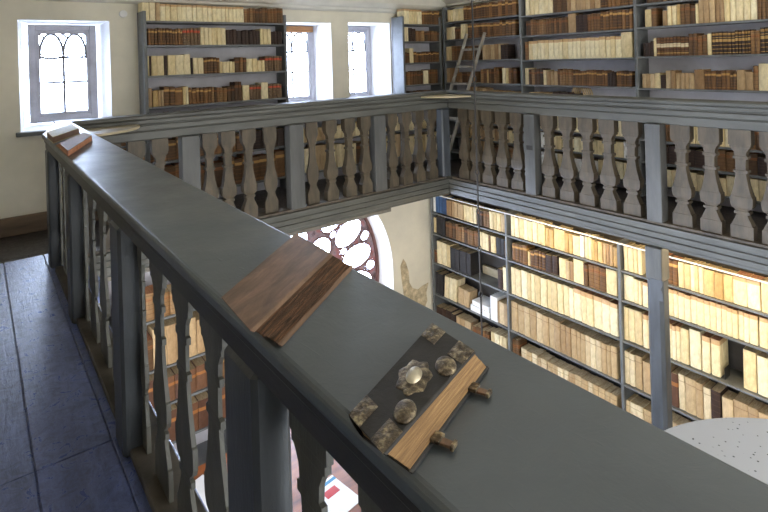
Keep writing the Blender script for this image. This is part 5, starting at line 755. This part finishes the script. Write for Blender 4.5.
def wood_mat(name, dark, light, sc=5, stretch=(1, 6, 1), rough=.5, rot=0, bump=.4):
    t = NT(name); tc = t.n('ShaderNodeTexCoord'); m0 = t.n('ShaderNodeMapping'); m0.inputs['Rotation'].default_value = (0, 0, rot); t.l(tc.outputs['Object'], m0.inputs[0])
    mp = t.n('ShaderNodeMapping'); mp.inputs['Scale'].default_value = stretch; t.l(m0.outputs[0], mp.inputs[0])
    f = t.n('ShaderNodeTexNoise', i_Scale=sc, i_Detail=7, i_Roughness=.7, i_Distortion=.4); t.l(mp.outputs[0], f.inputs['Vector'])
    c = t.ramp(f.outputs[0], [(.28, s2l(dark)), (.5, s2l(tuple((a+b)/2 for a, b in zip(dark, light)))), (.72, s2l(light))]); t.l(c, t.b.inputs['Base Color'])
    t.b.inputs['Roughness'].default_value = rough; t.bump(f.outputs[0], bump, .003); return t.m
M['old_board'] = wood_mat('worn_brown_board', (78, 58, 44), (142, 112, 88), 6, (1.2, 6, 2), .45, -.66)
M['torn_pages'] = wood_mat('torn_dark_signatures', (22, 17, 15), (138, 98, 66), 7, (2, 30, 30), .8, -.63, .8)
M['black_leather'] = wood_mat('black_tooled_leather', (14, 13, 12), (40, 37, 34), 26, (1, 1, 1), .5, 0, .5)
M['gold_pages'] = wood_mat('yellowed_page_edges', (104, 76, 46), (196, 158, 106), 6, (1.5, 26, 50), .7, -.36, .4)
M['pale_board'] = wood_mat('pale_vellum_board', (168, 158, 118), (204, 196, 160), 5, (1, 1, 1), .6)
M['tan_board'] = wood_mat('reddish_tan_board', (112, 88, 72), (150, 122, 102), 5, (1, 1, 1), .6)
def metal_mat():
    t = NT('tarnished_brass'); f = t.noise(70, 5, .7); c = t.ramp(f, [(.3, s2l((44, 40, 36))), (.5, s2l((112, 101, 86))), (.72, s2l((210, 194, 158)))])
    t.l(c, t.b.inputs['Base Color']); t.b.inputs['Metallic'].default_value = .85; t.b.inputs['Roughness'].default_value = .42; t.bump(t.noise(150, 4, .7), .8, .003); return t.m
M['metal'] = metal_mat()
M['bright_metal'] = painted('polished_brass_boss', (214, 204, 180), .3, .1, 30, .2); M['bright_metal'].node_tree.nodes['Principled BSDF'].inputs['Metallic'].default_value = .8
Z = 1.0505
quadbook('old_book', 'worn brown wooden-board book with torn dark signatures lying open-edged on near rail', [(.436, .903), (.748, 1.128), (.730, 1.335), (.425, 1.075)], [(.380, .918), (.692, 1.150), (.704, 1.352), (.390, 1.086)], Z, .043, (M['old_board'], M['torn_pages']), 7, 3, .006)
nl, nr, frr, fll = (.380, .524), (.632, .610), (.642, .722), (.388, .610)
kb = quadbook('clasped_book', 'black leather book with brass corners, bosses and clasps on near rail', [(.424, .521), (.672, .614), (.660, .722), (.412, .611)], [nl, nr, frr, fll], Z, .045, (M['black_leather'], M['gold_pages']), 1, 4, .006)
def cover_pt(s_, t_, z=0):
    a = Vector(nl).lerp(Vector(nr), s_); b = Vector(fll).lerp(Vector(frr), s_); p = a.lerp(b, t_); return Vector((p.x, p.y, Z+.045+z))
def plate(s_, t_, ds, dt, name='corner_plate'):
    bm = bmesh.new(); N_ = 5; g = {}
    for i in range(N_+1):
        for j in range(N_+1):
            e = min(i, j, N_-i, N_-j); zz = .001 if e == 0 else .0024+.0016*math.sin(i*2.3+j*1.7)*(1 if e > 1 else .4)
            g[i, j] = bm.verts.new(cover_pt(s_+ds*i/N_, t_+dt*j/N_, zz))
    for i in range(N_):
        for j in range(N_): bm.faces.new((g[i, j], g[i+1, j], g[i+1, j+1], g[i, j+1]))
    ring = [g[i, 0] for i in range(N_+1)] + [g[N_, j] for j in range(1, N_+1)] + [g[i, N_] for i in range(N_-1, -1, -1)] + [g[0, j] for j in range(N_-1, 0, -1)]
    low = [bm.verts.new(v.co - Vector((0, 0, .0012))) for v in ring]
    for k in range(len(ring)): bm.faces.new((ring[k], ring[(k+1) % len(ring)], low[(k+1) % len(ring)], low[k]))
    bm.faces.new(low); add(kb, obj(name, bm, M['metal']))
for s_, t_ in ((0.0, 0.0), (.83, 0.0), (0.0, .66), (.83, .66)): plate(s_, t_, .17, .34)
def dome(s_, t_, rs, rt_, hgt, name, scallop=0, mt='metal'):
    bm = bmesh.new(); rings = []; n = 28
    for j in range(6):
        q = j/5*math.pi/2
        rings.append([bm.verts.new(cover_pt(s_ + rs*math.cos(q)*math.cos(2*math.pi*k/n)*(1+scallop*math.cos(7*2*math.pi*k/n)), t_ + rt_*math.cos(q)*math.sin(2*math.pi*k/n)*(1+scallop*math.cos(7*2*math.pi*k/n)), .0004+hgt*math.sin(q))) for k in range(n)] if j < 5 else [bm.verts.new(cover_pt(s_, t_, hgt+.0004))])
    bm.faces.new(rings[0][::-1])
    for a, b in zip(rings[:4], rings[1:5]):
        for k in range(n): bm.faces.new((a[k], a[(k+1) % n], b[(k+1) % n], b[k]))
    for k in range(n): bm.faces.new((rings[4][k], rings[4][(k+1) % n], rings[5][0]))
    add(kb, obj(name, bm, M[mt], smooth=True))
dome(.27, .20, .085, .20, .008, 'boss'); dome(.73, .20, .085, .20, .008, 'boss')
dome(.50, .52, .15, .30, .003, 'centre_plate', .10); dome(.50, .52, .075, .15, .010, 'centre_boss', 0, 'bright_metal')
for s_ in (.24, .72):
    a = Vector((.424, .521)).lerp(Vector((.672, .614)), s_); d = Vector((.35, -.937)); u = Vector((.937, .35))
    def slabp(nm, along0, along1, out0, out1, z0, z1, m):
        bm = bmesh.new(); P = [a+u*p+d*q for p, q in ((along0, out0), (along1, out0), (along1, out1), (along0, out1))]
        prism(bm, [(p.x, p.y) for p in P], 'z', Z+z0, Z+z1); return add(kb, obj(nm, bm, m, None, .001, 2))
    cl = slabp('clasp', -.010, .010, -.004, .009, .006, .011, M['metal'])
    slabp('clasp_strap', -.006, .006, .007, .026, .004, .008, M['old_board']); slabp('clasp_hook', -.008, .008, .024, .029, .003, .010, M['metal'])
fa, fb = Vector((0, 0)), 0
quadbook('old_book', 'large pale vellum book lying farthest away on the near rail', [(.425, 4.42), (.66, 4.90), (.655, 5.30), (.425, 4.80)], [(.422, 4.40), (.655, 4.90), (.65, 5.32), (.424, 4.80)], Z, .05, (M['pale_board'], M['tan_board']), 1, 6)
quadbook('old_book', 'reddish tan book with pinkish pages, second farthest on the near rail', [(.425, 3.66), (.66, 4.34), (.655, 4.78), (.425, 4.30)], [(.421, 3.62), (.655, 4.32), (.645, 4.60), (.422, 4.02)], Z, .045, (M['tan_board'], M['pages_red']), 1, 7)

# ------------------------------------------------------------------ light
w = bpy.data.worlds.new('world'); bpy.context.scene.world = w; w.use_nodes = True; nt = w.node_tree
bg = nt.nodes['Background']; tc = nt.nodes.new('ShaderNodeTexCoord'); sp = nt.nodes.new('ShaderNodeSeparateXYZ'); nt.links.new(tc.outputs['Generated'], sp.inputs[0])
rp = nt.nodes.new('ShaderNodeMapRange'); rp.inputs['From Min'].default_value = .25; rp.inputs['From Max'].default_value = .75; rp.inputs['To Min'].default_value = 0; rp.inputs['To Max'].default_value = 1
nt.links.new(sp.outputs[1], rp.inputs['Value'])
mx = nt.nodes.new('ShaderNodeMix'); mx.data_type = 'RGBA'; mx.inputs[6].default_value = (3.7, 3.6, 3.4, 1); mx.inputs[7].default_value = (19, 23, 31, 1)
nt.links.new(rp.outputs[0], mx.inputs[0]); nt.links.new(mx.outputs[2], bg.inputs[0]); bg.inputs[1].default_value = 1.0
sc = bpy.context.scene
sc.view_settings.view_transform = 'Standard'; sc.view_settings.look = 'None'; sc.view_settings.gamma = 1; sc.view_settings.use_curve_mapping = False
sc.view_settings.exposure = 0.0
